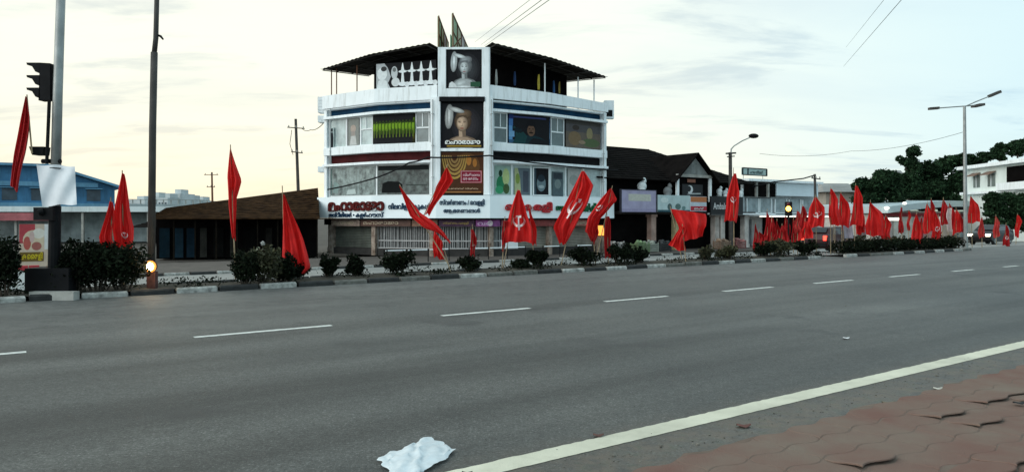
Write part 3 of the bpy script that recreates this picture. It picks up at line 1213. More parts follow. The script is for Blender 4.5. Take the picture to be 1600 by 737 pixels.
def lady(skin, cloth, hair, bg2, arm=True):
    dk, md = mul(skin, .28), mul(skin, .6)
    L = grad((.012, .012, .014), mul(bg2, 1.6), .60, .52, .42, .48)
    L += [(dk, [(.10, .0), (.93, .0), (.90, .12), (.78, .21), (.61, .265), (.39, .265), (.24, .21), (.14, .13)]),
          (md, [(.16, .0), (.80, .0), (.80, .11), (.70, .20), (.57, .25), (.41, .25), (.28, .195), (.19, .12)])]
    L += grad(md, skin, .38, .12, .20, .085, 18)
    L += grad(mul(cloth, .55), cloth, .46, .02, .34, .055)
    L += [(dk, [(.425, .24), (.59, .24), (.585, .42), (.415, .42)]), (mul(skin, .75), [(.43, .235), (.51, .245), (.50, .40), (.425, .40)])]
    L += grad(mul(hair, .35), hair, .52, .60, .205, .215, 0, -.05, .06)
    L += grad(mul(hair, .4), mul(hair, 1.2), .54, .74, .19, .115, 10, -.04, .03)
    L += grad(dk, skin, .50, .545, .135, .185, 0, -.035, .02, 8, .45)
    L += [(mul(hair, .5), [(.36, .63), (.40, .72), (.60, .735), (.645, .60), (.61, .66), (.52, .70), (.43, .675)]),
          (mul(skin, .22), ell(.440, .575, .034, .014, -6)), (mul(skin, .22), ell(.555, .575, .034, .014, 6)),
          (mul(skin, .35), ell(.440, .612, .038, .007, 6)), (mul(skin, .35), ell(.555, .612, .038, .007, -6)),
          (mul(skin, .62), [(.505, .57), (.525, .49), (.50, .485)]), (mul(skin, .45), ell(.497, .487, .026, .008)),
          ((round(skin[0] * .55, 3), round(skin[1] * .28, 3), round(skin[2] * .28, 3)), ell(.497, .437, .046, .015)), (mul(skin, .5), ell(.50, .39, .04, .008))]
    if arm:
        L += grad(mul(cloth, .35), cloth, .195, .70, .10, .28, -4, .0, .02, 6, .3)
        L += grad(mul(cloth, .4), mul(cloth, .95), .36, .85, .20, .055, -14, 0, 0, 5, .3)
        L += [(mul(cloth, .3), [(.15, .88), (.165, .85), (.17, .55), (.155, .52)]), (mul(cloth, .35), [(.235, .86), (.245, .80), (.235, .52), (.225, .56)])]
    return L


bw = lady((.62, .66, .66), (.80, .84, .84), (.30, .32, .33), (.035, .037, .040))
bw += [((.7, .72, .72), [(.04, .0), (.30, .0), (.24, .10), (.14, .17), (.06, .12)]), ((.03, .09, .05), rect(.68, .03, .97, .16))]
poster('tower_poster', 'black and white poster of a woman at the top of the poster tower', 'poster', 699, 752, 8.96, 11.02, .26, bw, frame='black')
cl = lady((.62, .43, .30), (.66, .66, .64), (.17, .11, .07), (.030, .026, .030))
cl += [((.010, .010, .014), rect(0, 0, 1, .16)), ((.32, .20, .03), rect(.14, .02, .95, .055))]
poster('tower_poster', 'dark colour poster of a woman above a white Malayalam word, middle of the tower', 'poster', 689, 755, 5.66, 8.12, .20, cl,
       words=[('മഹാരാജാ', .10, .075, .83, .09, (.80, .80, .76), .05)])
gold = (.46, .27, .06)
nk = [((.070, .028, .014), rect(0, 0, 1, 1)), ((.12, .055, .022), ell(.62, .66, .30, .32))]
for k in range(5):
    ro, ri = .30 - k * .05, .27 - k * .05
    c = (.40 - .03 * k, .25 - .02 * k, .065)
    nk.append((c, [(.32 + ro * math.cos(R(a)), .92 + ro * 1.9 * math.sin(R(a))) for a in range(180, 361, 15)] +
               [(.32 + ri * math.cos(R(a)), .92 + ri * 1.9 * math.sin(R(a))) for a in range(360, 179, -15)]))
nk += [((.42, .17, .04), ell(.66, .80, .06, .12)), ((.38, .15, .035), ell(.80, .74, .05, .10)),
       ((.35, .04, .055), rect(.46, .26, .97, .56)), ((.60, .42, .42), rect(.475, .275, .955, .545)), ((.22, .012, .030), rect(.485, .285, .945, .535)),
       ((.30, .14, .05), rect(.05, .03, .95, .06)), ((.012, .008, .006), rect(0, 0, 1, .025))]
poster('tower_poster', 'brown jewellery poster with gold necklace and red lettered box, lowest on the tower', 'poster', 689, 755, 3.10, 5.42, .20, nk,
       words=[('വിശ്വാസ', .52, .42, .40, .075, (.70, .45, .48), .02), ('ആഭരണം', .52, .31, .36, .075, (.70, .45, .48), .02),
              ('ആഭരണങൾ സ്വർണം', .12, .10, .76, .05, (.55, .38, .25), .02)])

gr = [((.10, .18, .015), rect(0, 0, 1, 1)), ((.010, .010, .006), rect(0, .86, 1, 1)), ((.055, .045, .008), rect(0, 0, 1, .34)), ((.020, .018, .006), rect(0, 0, 1, .13))]
rr = random.Random(4)
for k in range(13):
    u = .03 + k * .078
    gr += [((.17, .30, .02), ell(u, .60 + rr.uniform(-.04, .04), .030, .17)), ((.045, .10, .01), ell(u + .035, .52, .014, .22)),
           ((.11, .16, .02), rect(u - .012, .2, u + .012, .5)), ((.03, .05, .01), ell(u, .74, .022, .06))]
poster('window_print', 'green window print of a row of figures in grass on left wing', 'window print', 583, 648, 6.02, 7.66, .02, gr)
mn = [((.10, .25, .46), rect(0, 0, 1, 1)), ((.055, .15, .35), rect(0, .60, 1, 1)), ((.020, .035, .13), rect(0, .84, 1, 1)), ((.05, .06, .16), rect(.1, .89, .9, .95)),
      ((.16, .33, .52), rect(0, .22, 1, .42)), ((.04, .10, .18), rect(0, 0, 1, .12)),
      ((.012, .028, .034), [(.26, 0), (.97, 0), (.90, .13), (.78, .24), (.64, .30), (.44, .30), (.36, .22)]),
      ((.014, .050, .052), [(.08, 0), (.38, 0), (.44, .26), (.34, .42), (.27, .36), (.22, .46), (.13, .60), (.09, .54), (.16, .42), (.15, .18)]),
      ((.010, .018, .022), [(.10, .50), (.20, .56), (.24, .50), (.30, .52), (.31, .42), (.22, .36), (.15, .40)]),
      ((.010, .010, .012), ell(.53, .62, .125, .20)), ((.13, .075, .05), ell(.53, .47, .095, .20)), ((.010, .010, .012), [(.42, .58), (.43, .72), (.53, .78), (.63, .72), (.64, .58), (.59, .63), (.48, .63)]),
      ((.02, .012, .010), ell(.53, .395, .055, .030)), ((.02, .012, .010), ell(.49, .53, .026, .014)), ((.02, .012, .010), ell(.575, .53, .026, .014)), ((.09, .05, .035), ell(.53, .46, .016, .04))]
poster('window_print', 'blue window print of a man holding a camera on right wing', 'window print', 795, 859, 6.02, 7.66, .02, mn)
br = [((.13, .105, .085), rect(0, 0, 1, 1)), ((.085, .08, .082), rect(0, .58, 1, 1)), ((.19, .13, .075), ell(.25, .34, .18, .26)), ((.24, .20, .11), ell(.68, .56, .09, .22)),
      ((.06, .055, .05), rect(0, .86, 1, 1)), ((.09, .12, .06), ell(.72, .22, .26, .16)), ((.05, .04, .035), ell(.28, .74, .10, .1)), ((.26, .19, .13), ell(.46, .22, .1, .07))]
poster('window_print', 'brown hazy window print near the right end of the upper floor', 'window print', 884, 938, 6.02, 7.66, .02, br)
# white on black print on the terrace
ct = [((.42, .45, .46), [(0, .0), (.24, .0), (.20, .2), (.25, .45), (.20, .8), (.14, 1), (0, 1)]),
      ((.70, .74, .74), ell(.10, .58, .085, .26)), ((.66, .70, .70), [(.01, .0), (.20, .0), (.18, .28), (.10, .40), (.03, .28)]), ((.05, .05, .05), ell(.13, .78, .05, .1)),
      ((.50, .53, .54), ell(.31, .60, .055, .26)), ((.60, .63, .63), ell(.33, .22, .07, .18)), ((.16, .17, .17), ell(.31, .72, .03, .09))]
for k in range(4):
    u = .45 + k * .155
    ct += [((.70, .74, .75), [(u - .030, .16), (u + .030, .16), (u + .018, .52), (u + .016, .60), (u - .016, .60), (u - .018, .52)]),
           ((.74, .78, .79), ell(u, .63, .070, .055)), ((.74, .78, .79), [(u - .028, .66), (u + .028, .66), (u + .006, .97), (u - .006, .97)]),
           ((.72, .76, .77), ell(u, .13, .075, .085)), ((.62, .65, .66), ell(u + .075, .10, .04, .11)), ((.5, .54, .54), ell(u + .07, .64, .03, .02))]
poster('terrace_banner', 'black and white banner of tall standing lamps under the left terrace roof', 'banner', 588, 681, 9.15, 10.56, .12, ct)
# lesser window prints and painted glass reflections on the first floor and left end
g1 = [((.30, .42, .36), rect(0, 0, 1, 1)), ((.03, .20, .09), ell(.35, .35, .25, .30)), ((.42, .50, .22), ell(.70, .62, .22, .30)), ((.02, .05, .03), ell(.36, .74, .12, .12)),
      ((.05, .30, .14), ell(.3, .16, .26, .14)), ((.06, .10, .04), ell(.72, .2, .2, .18))]
poster('window_print', 'green print of two people in the first-floor window beside the tower', 'window print', 773, 798, 3.10, 4.70, .0, g1, .02, base=(.3, .42, .36))
poster('window_print', 'yellow green and grey print, second first-floor window right of tower', 'window print', 804, 828, 3.10, 4.62, .0,
       [((.11, .14, .16), rect(0, 0, 1, 1)), ((.36, .40, .22), [(0, 0), (.42, 0), (.36, .6), (.2, 1), (0, 1)]), ((.18, .25, .06), ell(.2, .6, .14, .2)), ((.06, .07, .09), rect(.55, .1, .9, .9))], .02)
poster('window_print', 'dark print of a face framed in white on the first floor', 'window print', 834, 857, 3.12, 4.66, .0,
       [((.035, .06, .075), rect(0, 0, 1, 1)), ((.13, .18, .20), ell(.5, .42, .3, .3)), ((.30, .36, .37), ell(.5, .30, .2, .06)), ((.02, .03, .04), ell(.5, .62, .24, .14))], .02, frame='alu')
poster('window_print', 'narrow slate grey print right of the framed face print', 'window print', 863, 880, 3.06, 4.5, .0,
       [((.08, .11, .12), rect(0, 0, 1, 1)), ((.16, .2, .2), ell(.5, .5, .3, .2)), ((.04, .05, .06), rect(.1, .7, .9, .95))], .02)
poster('window_print', 'pale pink and grey print at the right end of the first floor', 'window print', 887, 911, 3.06, 4.7, .0,
       [((.40, .40, .38), rect(0, 0, 1, 1)), ((.28, .30, .28), ell(.4, .6, .3, .2)), ((.46, .36, .34), ell(.6, .3, .2, .2))], .02)
poster('window_print', 'faded full-length figure print in a pane near the left end of the upper floor', 'window print', 543, 561, 6.06, 7.62, .0,
       [((.24, .25, .23), rect(0, 0, 1, 1)), ((.42, .34, .29), ell(.5, .62, .24, .14)), ((.50, .50, .48), [(.2, .0), (.8, .0), (.7, .34), (.3, .34)]), ((.34, .30, .27), rect(.34, .34, .66, .52)), ((.12, .12, .12), rect(.0, 0, .08, 1))], .02)
poster('window_print', 'slim black figure cut-out at the left end of the upper floor', 'window print', 515, 522, 6.02, 7.2, .02,
       [((.015, .02, .022), ell(.5, .88, .22, .1)), ((.012, .015, .018), [(.2, 0), (.8, 0), (.85, .5), (.7, .76), (.3, .76), (.15, .5)])], .02, base=(.42, .50, .49))
refl_mottle = mat('painted glass reflections', (.16, .20, .195), .35, .75, 2.6, c2=(.32, .39, .37), spec=.4)  # leaf and cloud reflections in the glass, painted as colour noise
refl_mottle_dark = mat('dark painted glass reflections', (.022, .028, .026), .35, .7, 3.2, c2=(.11, .14, .13), spec=.4)  # darker mottle, also painted reflections in the glass
poster('window_print', 'pale grey-green panel of painted reflections over the left first-floor window', 'window print', 517, 586, 3.12, 4.76, .0,
       [((.30, .36, .35), rect(.30, .08, .315, .92)), ((.32, .38, .37), rect(.62, .08, .635, .92)), ((.10, .15, .14), rect(.0, .02, .03, .98)), ((.24, .32, .30), [(.05, .1), (.16, .08), (.2, .4), (.08, .5)]), ((.46, .52, .5), [(.36, .02), (.58, .04), (.56, .22), (.40, .2)])], .02, base_mat=refl_mottle)
poster('window_print', 'dark first-floor window panel with painted reflections and black shape left of tower', 'window print', 590, 670, 3.12, 4.74, .0,
       [((.007, .008, .008), [(.08, .05), (.50, .05), (.49, .34), (.42, .44), (.20, .46), (.10, .38)]), ((.010, .012, .012), rect(0, .84, 1, 1)), ((.14, .17, .16), rect(0, .02, .012, .98)), ((.035, .045, .04), rect(.56, .3, .97, .33))], .02, base_mat=refl_mottle_dark)
# hangings under the right terrace roof
for (x, c, h, lb) in ((778, (.55, .55, .52), .95, 'pale cloth strip hanging under the right terrace roof beside the tower'),
                      (807, (.02, .05, .13), .8, 'navy cloth strip hanging between the pale cloth and the yellow cloth'),
                      (846, (.45, .36, .05), .9, 'yellow cloth hanging beside the white terrace post'),
                      (869, (.03, .10, .24), .85, 'blue cloth hanging right of the white terrace post'),
                      (879, (.28, .21, .05), .7, 'olive yellow cloth hanging right of the blue cloth')):
    d = FR.px(x)
    z1 = 10.15 if x < 860 else 9.9
    mb = MB()
    mb.grid(lambda u, v: FR.pt(d + (u - .5) * (.07 + .10 * math.sin(v * 2.6)), -.25 + .05 * math.sin(u * 6 + x), z1 - v * h), 4, 6)
    tag(mb.build('hanging_cloth', mat('cloth %d' % x, c, .8, .2, 5, trans=.2)), lb, 'cloth', 'cloths hanging under the terrace roof')

# rooftop billboards seen nearly edge-on
for (X0, X1, y0, y1, za, zb, lb, c) in ((-4.25, -4.25, 42.2, 48.5, 11.3, 13.35, 'weathered rooftop billboard on the left above the poster tower', (.36, .36, .30)),
                                        (-3.42, -3.05, 42.0, 50.5, 11.35, 13.45, 'weathered rooftop billboard with a green lower sheet above the poster tower', (.34, .31, .28))):
    t = thing('rooftop_billboard', lb, 'billboard', (X0, (y0 + y1) / 2, za))
    A_, B_ = Vector((X0, y0, 0)), Vector((X1, y1, 0))
    X = (B_ - A_).normalized()
    nn = 4
    for k in range(nn):
        c0 = A_ + (B_ - A_) * ((k + .5) / nn)
        mb = MB()
        mb.box((c0.x, c0.y, (za + zb) / 2 + .1), ((B_ - A_).length / nn - .03, .05, zb - za - .25), X)
        mb.build('sheet', mat('billboard sheet %s%d' % (lb[-20:], k), tuple(x * random.uniform(.7, 1.1) for x in c), .7, .3, 2, stain=.5), t)
    mb = MB()
    for k in range(nn + 1):
        c0 = A_ + (B_ - A_) * (k / nn)
        mb.tube([(c0.x + .05, c0.y, za - .2), (c0.x + .05, c0.y, zb)], .04, 5)
    for z in (za + .1, (za + zb) / 2, zb - .05):
        mb.tube([(X0 + .06, y0, z), (X1 + .06, y1, z)], .03, 5)
    mb.build('frame', M['rust'], t)
    if X1 != X0:
        mb = MB()
        mb.box((X0 - .06, y0 + 1.6, za + .55), (2.6, .04, .8), X)
        mb.build('green_sheet', flat((.10, .30, .19)), t)
        mb = MB()
        mb.tube([(X0 - .1, y0, za - .1), (X0 + .4, y0 + 1, za + .9)], .04, 5)
        mb.build('strut', M['rust'], t)

# ================================================================== VEGETATION BUILDERS
def leaves(mb, blobs, n, size, seed, flatten=1.0, shell=0.0):
    """n bent leaf quads spread through ellipsoids [(centre, radii, weight)]"""
    rg = np.random.default_rng(seed)
    w = np.array([b[2] if len(b) > 2 else b[1][0] * b[1][1] * b[1][2] for b in blobs], float)
    w /= w.sum()
    idx = rg.choice(len(blobs), n, p=w)
    dirs = rg.normal(size=(n, 3))
    dirs /= np.linalg.norm(dirs, axis=1)[:, None]
    rad = rg.random(n) ** (1 / 3.0)
    rad = rad * (1 - shell) + shell * (0.72 + 0.36 * rg.random(n))
    stray = rg.random(n) < .16
    rad = np.where(stray, rad * (1.0 + .42 * rg.random(n)), rad)
    cen = np.array([tuple(b[0]) for b in blobs])[idx]
    rr_ = np.array([tuple(b[1]) for b in blobs])[idx]
    pos = cen + dirs * rr_ * rad[:, None]
    a = rg.normal(size=(n, 3))
    a /= np.linalg.norm(a, axis=1)[:, None]
    b = np.cross(a, rg.normal(size=(n, 3)))
    b /= np.linalg.norm(b, axis=1)[:, None]
    sz = size * (0.6 + 0.8 * rg.random(n))
    p0 = pos - a * sz[:, None] * .5
    p2 = pos + a * sz[:, None] * .5
    p1 = pos + b * sz[:, None] * .26
    p3 = pos - b * sz[:, None] * .26
    v = np.stack([p0, p1, p2, p3], 1).reshape(-1, 3)
    k0 = len(mb.v)
    mb.v += [tuple(q) for q in v.tolist()]
    mb.f += [(k0 + 4 * i, k0 + 4 * i + 1, k0 + 4 * i + 2, k0 + 4 * i + 3) for i in range(n)]
    mb.m += [mb.cur] * n


def shrub(base, w, h, label, seed, m_='leaf', n=420, size=0.10, group='median shrubs', stems=5, lift=0.0):
    rg = random.Random(seed)
    t = thing('median_shrub', label, 'shrub', base, group)
    mb = MB()
    tips = []
    for k in range(stems):
        x = rg.uniform(-.36, .36) * w
        y = rg.uniform(-.22, .22) * min(w, .9)
        tip = Vector((base.x + x, base.y + y, base.z + h * rg.uniform(.5, .92)))
        mb.tube([Vector((base.x + x * .35, base.y + y * .4, base.z - .04)), Vector((base.x + x * .8, base.y + y, base.z + h * .3)), tip], [.022, .016, .007], 5)
        tips.append(tip)
    mb.build('stem', M['bark'], t)
    blobs = []
    for k, tp in enumerate(tips):
        r = rg.uniform(.22, .36)
        blobs.append((Vector((tp.x, tp.y, base.z + lift * h + (h - lift * h) * rg.uniform(.35, .80))), (w * r, min(w, .9) * r, h * (1 - lift) * rg.uniform(.2, .34))))
    blobs.append((Vector((base.x, base.y, base.z + h * (.45 + lift * .4))), (w * .40, min(w, .9) * .36, h * (.36 - lift * .2))))
    mb = MB()
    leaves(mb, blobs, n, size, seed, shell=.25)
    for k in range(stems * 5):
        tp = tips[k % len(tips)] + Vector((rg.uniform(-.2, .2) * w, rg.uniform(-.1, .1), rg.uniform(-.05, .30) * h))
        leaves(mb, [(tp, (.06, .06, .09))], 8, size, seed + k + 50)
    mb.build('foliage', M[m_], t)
    return t


def tree(base, h, crown, label, seed, n=5000, size=.32, m_='leaf_t', group=None, trunk_r=.22, limbs=10):
    rg = random.Random(seed)
    t = thing('tree', label, 'tree', base, group)
    mb = MB()
    top = base + Vector((rg.uniform(-.3, .3), rg.uniform(-.3, .3), h * .62))
    mb.tube([base - Vector((0, 0, .1)), base + (top - base) * .5 + Vector((rg.uniform(-.2, .2), 0, 0)), top], [trunk_r, trunk_r * .75, trunk_r * .4], 8)
    for c, r in crown[:limbs]:
        mb.tube([base + (top - base) * rg.uniform(.45, .95), (top + c) / 2 + Vector((0, 0, .2)), c], [trunk_r * .4, trunk_r * .25, .04], 5)
    mb.build('trunk', M['bark'], t)
    blobs = []
    for c, r in crown:
        for k in range(7):
            d = Vector((rg.gauss(0, 1), rg.gauss(0, 1), rg.gauss(0, 1))).normalized()
            q = c + Vector((d.x * r[0], d.y * r[1], d.z * r[2])) * rg.uniform(.35, .85)
            f_ = rg.uniform(.34, .60)
            blobs.append((q, (r[0] * f_, r[1] * f_, r[2] * f_ * .85)))
        blobs.append((c, (r[0] * .6, r[1] * .6, r[2] * .6)))
    mb = MB()
    leaves(mb, blobs, int(n * 2.2), size, seed, shell=.3)
    mb.build('crown', M[m_], t)
    return t


# ================================================================== BUILDINGS ON THE RIGHT
def face_box(mb, s0, s1, p0, p1, z0, z1):       # box aligned with the road
    q = [(s0, p0), (s1, p0), (s1, p1), (s0, p1)]
    return mb.hexa([SP(s, p, z0) for s, p in q] + [SP(s, p, z1) for s, p in q])


def sx(px, p):
    return s_at(px, p)


PB = 35.2
s0, s1 = sx(949, PB), sx(1163, PB)
RB = thing('tiled_roof_shops', 'dark old shop row with blackened tiled roof and small gable, right of the white building', 'building', SP((s0 + s1) / 2, PB + 4, -.37))
mb = MB()
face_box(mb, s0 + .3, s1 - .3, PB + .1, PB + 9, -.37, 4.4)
mb.build('wall', mat('near-black plaster', (0.007, 0.006, 0.006), .95, .5, 1.2, .2, 10, spec=.02), RB)  # near-black mottled wall colour
# roof: rows of tile courses as real steps
sgab = sx(1085, PB)


def roof_slope(mb, sa, sb, pa, za, pb, zb, courses, ea=0.0, eb=0.0, th=.07):
    for k in range(courses):
        t0, t1 = k / courses, (k + 1) / courses + .02
        z0_, z1_ = za + (zb - za) * t0, za + (zb - za) * t1
        p0_, p1_ = pa + (pb - pa) * t0, pa + (pb - pa) * t1
        a0, a1 = sa + ea * t0, sa + ea * t1
        b0, b1 = sb - eb * t0, sb - eb * t1
        mb.hexa([SP(a0, p0_, z0_), SP(b0, p0_, z0_), SP(b1, p1_, z1_ - .05), SP(a1, p1_, z1_ - .05),
                 SP(a0, p0_, z0_ + th), SP(b0, p0_, z0_ + th), SP(b1, p1_, z1_ + th - .05), SP(a1, p1_, z1_ + th - .05)])


mb = MB()
roof_slope(mb, s0 - 1.5, s1 + .3, PB - .8, 4.25, PB + 5, 6.95, 16, 0, 5.2)
roof_slope(mb, s0 - 1.5, s1 + .3, PB + 10.8, 4.25, PB + 5, 6.95, 6, 0, 5.2)
mb.add([SP(s1 + .3, PB - .8, 4.3), SP(s1 + .3, PB + 10.8, 4.3), SP(s1 - 4.9, PB + 5, 7.0)], [(0, 1, 2)])
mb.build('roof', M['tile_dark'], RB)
# cross gable
ga, gb = sx(1058, PB - 1), sx(1112, PB - 1)
gm = (ga + gb) / 2
GP = PB - 1.0
mb = MB()
for (sa, sb) in ((ga - .45, gm), (gb + .45, gm)):
    mb.hexa([SP(sa, GP - .35, 4.15), SP(sb, GP - .35, 6.12), SP(sb, PB + 4.2, 6.12), SP(sa, PB + 2, 4.15),
             SP(sa, GP - .35, 4.25), SP(sb, GP - .35, 6.24), SP(sb, PB + 4.2, 6.24), SP(sa, PB + 2, 4.25)])
mb.build('gable_roof', M['tile_dark'], RB)
mb = MB()
mb.prism([SP(ga + .35, GP, 4.75), SP(gb - .35, GP, 4.75), SP(gm, GP, 5.95)], N * .12)
mb.build('gable_panel', mat('grey gable plaster', (.20, .21, .20), .9, .4, 1.5, stain=.6), RB)
mb = MB()
face_box(mb, ga, gb, GP - .08, GP + .1, 4.55, 4.74)
mb.build('cornice', M['concrete'], RB)
mb = MB()
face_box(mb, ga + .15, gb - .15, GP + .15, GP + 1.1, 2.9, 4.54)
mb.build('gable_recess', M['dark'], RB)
for s_ in (ga + .1, gb - .1):
    mb = MB()
    face_box(mb, s_ - .11, s_ + .11, GP, GP + .14, 2.9, 4.54)
    mb.build('gable_post', M['white'], RB)
mb = MB()
face_box(mb, gm - .7, gm + .1, GP + .02, GP + .06, 4.2, 4.42)
mb.build('gable_plaque', flat((.22, .10, .07)), RB)
# veranda posts and openings of the ground floor
for (px, c) in ((1018, (.42, .28, .23)), (1056, (.48, .40, .22)), (1117, (.46, .40, .36)), (1126, (.55, .5, .46)), (1163, (.55, .50, .46))):
    sc_ = sx(px, PB - .7)
    mb = MB()
    face_box(mb, sc_ - .22, sc_ + .22, PB - .9, PB - .5, -.37, 2.0)
    face_box(mb, sc_ - .28, sc_ + .28, PB - .96, PB - .44, -.372, -.1)
    face_box(mb, sc_ - .28, sc_ + .28, PB - .96, PB - .44, 1.85, 2.003)
    mb.build('veranda_post', mat('post %d' % px, c, .85, .3, 2, stain=.4), RB)
mb = MB()
face_box(mb, s0 + .2, s1, PB - 1.0, PB + .05, 2.02, 2.22)
mb.build('veranda_canopy', mat('dark brown canopy', (.025, .02, .018), .9, .4, 1.5), RB)  # dark mottled canopy colour
mb = MB()
face_box(mb, sx(1105, PB - 1), s1 + 2, PB - 1.3, PB - 1.02, 2.02, 2.12)
mb.build('canopy_edge', M['white'], RB)
# pale bust-like vases on the canopy (shop ornaments)
for (px, py, lb) in ((1003, 292, 'white draped ornament standing above the lavender signboard'), (1043, 300, 'grey draped ornament above the pale teal signboard'),
                     (1124, 300, 'white round ornament above the black signboard'), (1133, 303, 'small grey ornament beside the white round one'), (1157, 303, 'white ornament at the end of the black signboard')):
    d = depth(px, PB - .6)
    c = at(px, py, d)
    sz = .42 if px in (1003, 1043) else .30
    mb = MB()
    mb.ball(c + Vector((0, 0, sz * .1)), (sz * .75, sz * .5, sz * .8), 10, 7)
    mb.ball(c + Vector((sz * .35, 0, sz * .95)), (sz * .38, sz * .34, sz * .5), 8, 6)
    mb.tube([c - Vector((0, 0, sz * 1.2)), c], [sz * .7, sz * .5], 8)
    tag(mb.build('shop_ornament', mat('ornament %d' % px, (.62, .66, .66) if px != 1043 else (.2, .21, .21), .7, .2, 3), smooth=True), lb, 'ornament', 'ornaments over the shop signboards')


def board(name, label, px0, px1, py0, py1, p, c, layers=(), words=(), border=None, cat='signboard'):
    d0, d1 = depth(px0, p), depth(px1, p)
    a, b = sx(px0, p), sx(px1, p)
    dm = (d0 + d1) / 2
    z1, z0 = CAMZ - (py0 - HY) / F * dm, CAMZ - (py1 - HY) / F * dm
    t = thing(name, label, cat, SP((a + b) / 2, p, z0))
    mb = MB()
    face_box(mb, a, b, p, p + .12, z0, z1)
    mb.build('panel', mat('board ' + label[:24], c, .6, .15, 1.5, stain=.15), t)
    fn = lambda u, v, o: SP(a + (b - a) * u, p - o, z0 + (z1 - z0) * v)
    if layers:
        print_on(t, 'print', fn, layers)
    for (s, u0, v0, uw, vh, cc) in words:
        mb = MB()
        put_text(mb, s, lambda u, v, o: fn(u0 + u, v0 + v, .03 + o), uw, vh, .015, .002)
        mb.build('lettering', flat(cc), t)
    if border:
        mb = MB()
        for (u0, u1, v0, v1) in ((-.015, 0, -.03, 1.03), (1, 1.015, -.03, 1.03), (0, 1, -.03, 0), (0, 1, 1, 1.03)):
            mb.hexa([fn(u0, v0, .03), fn(u1, v0, .03), fn(u1, v0, -.12), fn(u0, v0, -.12), fn(u0, v1, .03), fn(u1, v1, .03), fn(u1, v1, -.12), fn(u0, v1, -.12)])
        mb.build('frame', flat(border), t)
    return t


board('shop_signboard', 'lavender shop signboard with a cream strip on the tiled-roof shops', 971, 1025, 297, 331, PB - 1.5, (.34, .31, .44),
      [((.48, .47, .42), rect(.20, .50, .85, .82)), ((.30, .27, .40), rect(0, 0, 1, .14))], [], (.03, .03, .04))
board('shop_signboard', 'pale teal shop signboard with dark figures beside the lavender one', 1028, 1078, 305, 331, PB - 1.5, (.42, .52, .52),
      [((.04, .09, .11), rect(0, 0, 1, .12)), ((.08, .12, .12), ell(.36, .30, .07, .2)), ((.10, .16, .15), ell(.62, .32, .09, .18)), ((.14, .22, .22), ell(.8, .24, .06, .12)), ((.55, .62, .60), ell(.2, .7, .12, .16))])
board('shop_signboard', 'small orange, white and red striped signboard under the gable', 1079, 1104, 307, 330, PB - 1.55, (.48, .52, .58),
      [((.44, .16, .07), rect(0, .62, 1, .98)), ((.40, .04, .06), rect(0, .04, 1, .34))], [('ഓഫർ', .2, .10, .6, .18, (.6, .6, .6))])
board('shop_signboard', 'black shop signboard with white script lettering near the road lamp', 1111, 1161, 307, 336, PB - 1.45, (.012, .012, .014),
      [((.10, .10, .10), rect(0, 0, 1, .05))], [('Ambalo', .06, .30, .42, .36, (.62, .62, .62))])
board('shop_screen', 'small dark screen board with a white crescent in the gable opening', 1066, 1098, 288, 306, GP + .1, (.010, .010, .012),
      [((.60, .62, .62), [(.36 + .16 * math.cos(R(a)), .55 + .36 * math.sin(R(a))) for a in range(-120, 121, 20)] + [(.32 + .10 * math.cos(R(a)), .60 + .26 * math.sin(R(a))) for a in range(110, -111, -20)]),
       ((.45, .47, .47), [(.2, .1), (.9, .16), (.9, .26), (.4, .24)])])

# low white building with banner further right
P2 = 36.0
a0, a1 = sx(1166, P2), sx(1276, P2)
WB = thing('low_white_shop', 'low white flat-roofed shop with dark upper porch and blank white banner', 'building', SP((a0 + a1) / 2, P2 + 3, -.37))
mb = MB()
face_box(mb, a0, a1, P2 + .3, P2 + 8, -.37, 4.6)
mb.build('wall', mat('grey white plaster', (.42, .45, .46), .85, .25, 1.0, stain=.5), WB)
am = sx(1209, P2)
mb = MB()
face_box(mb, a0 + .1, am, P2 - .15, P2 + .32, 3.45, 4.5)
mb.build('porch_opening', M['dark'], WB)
for px in (1178, 1196):
    mb = MB()
    face_box(mb, sx(px, P2) - .1, sx(px, P2) + .1, P2 - .3, P2 - .1, 3.4, 4.55)
    mb.build('porch_post', M['concrete'], WB)
mb = MB()
face_box(mb, a0 - .3, a1 + .2, P2 - .5, P2 + 8, 4.6, 4.78)
mb.build('roof_slab', M['white'], WB)
mb = MB()
mb.hexa([SP(am + .1, P2 - .2, 3.55), SP(a1 - .1, P2 - .2, 3.55), SP(a1 - .1, P2 - .1, 3.55), SP(am + .1, P2 - .1, 3.55),
         SP(am + .1, P2 - .2, 4.55), SP(a1 - .1, P2 - .2, 4.58), SP(a1 - .1, P2 - .1, 4.58), SP(am + .1, P2 - .1, 4.55)])
mb.build('upper_parapet', mat('bluish white banner', (.62, .70, .74), .6, .05, 1), WB)
for (x0, x1) in ((1170, 1188), (1190, 1208), (1214, 1232), (1236, 1254), (1257, 1272)):
    mb = MB()
    face_box(mb, sx(x0, P2), sx(x1, P2), P2 + .2, P2 + .28, 2.2, 3.3)
    w = mb.build('window', mat('hazy glass', (.24, .28, .29), .3, .4, 1.5), WB)
    mb = MB()
    for xx in (x0, x1):
        face_box(mb, sx(xx, P2) - .04, sx(xx, P2) + .04, P2 + .14, P2 + .24, 2.2, 3.3)
    face_box(mb, sx(x0, P2) + .05, sx(x1, P2) - .05, P2 + .14, P2 + .24, 2.16, 2.22)
    mb.build('frame', M['alu'], w)
mb = MB()
face_box(mb, a0 - .2, a1, P2 - 1.4, P2 + .25, 1.92, 2.04)
cn = mb.build('canopy', M['white'], WB)
mb = MB()
face_box(mb, a0, a1 - .3, P2 - 1.3, P2 - 1.2, 1.86, 1.915)
mb.build('tube_light', mat('lit tube', (.9, .9, .85), .4, 0, 1, emit=(1, .95, .82), estr=1.6), cn)
mb = MB()
mb.ball(at(1251, 346, depth(1251, P2 - .8)), .17, 10, 8)
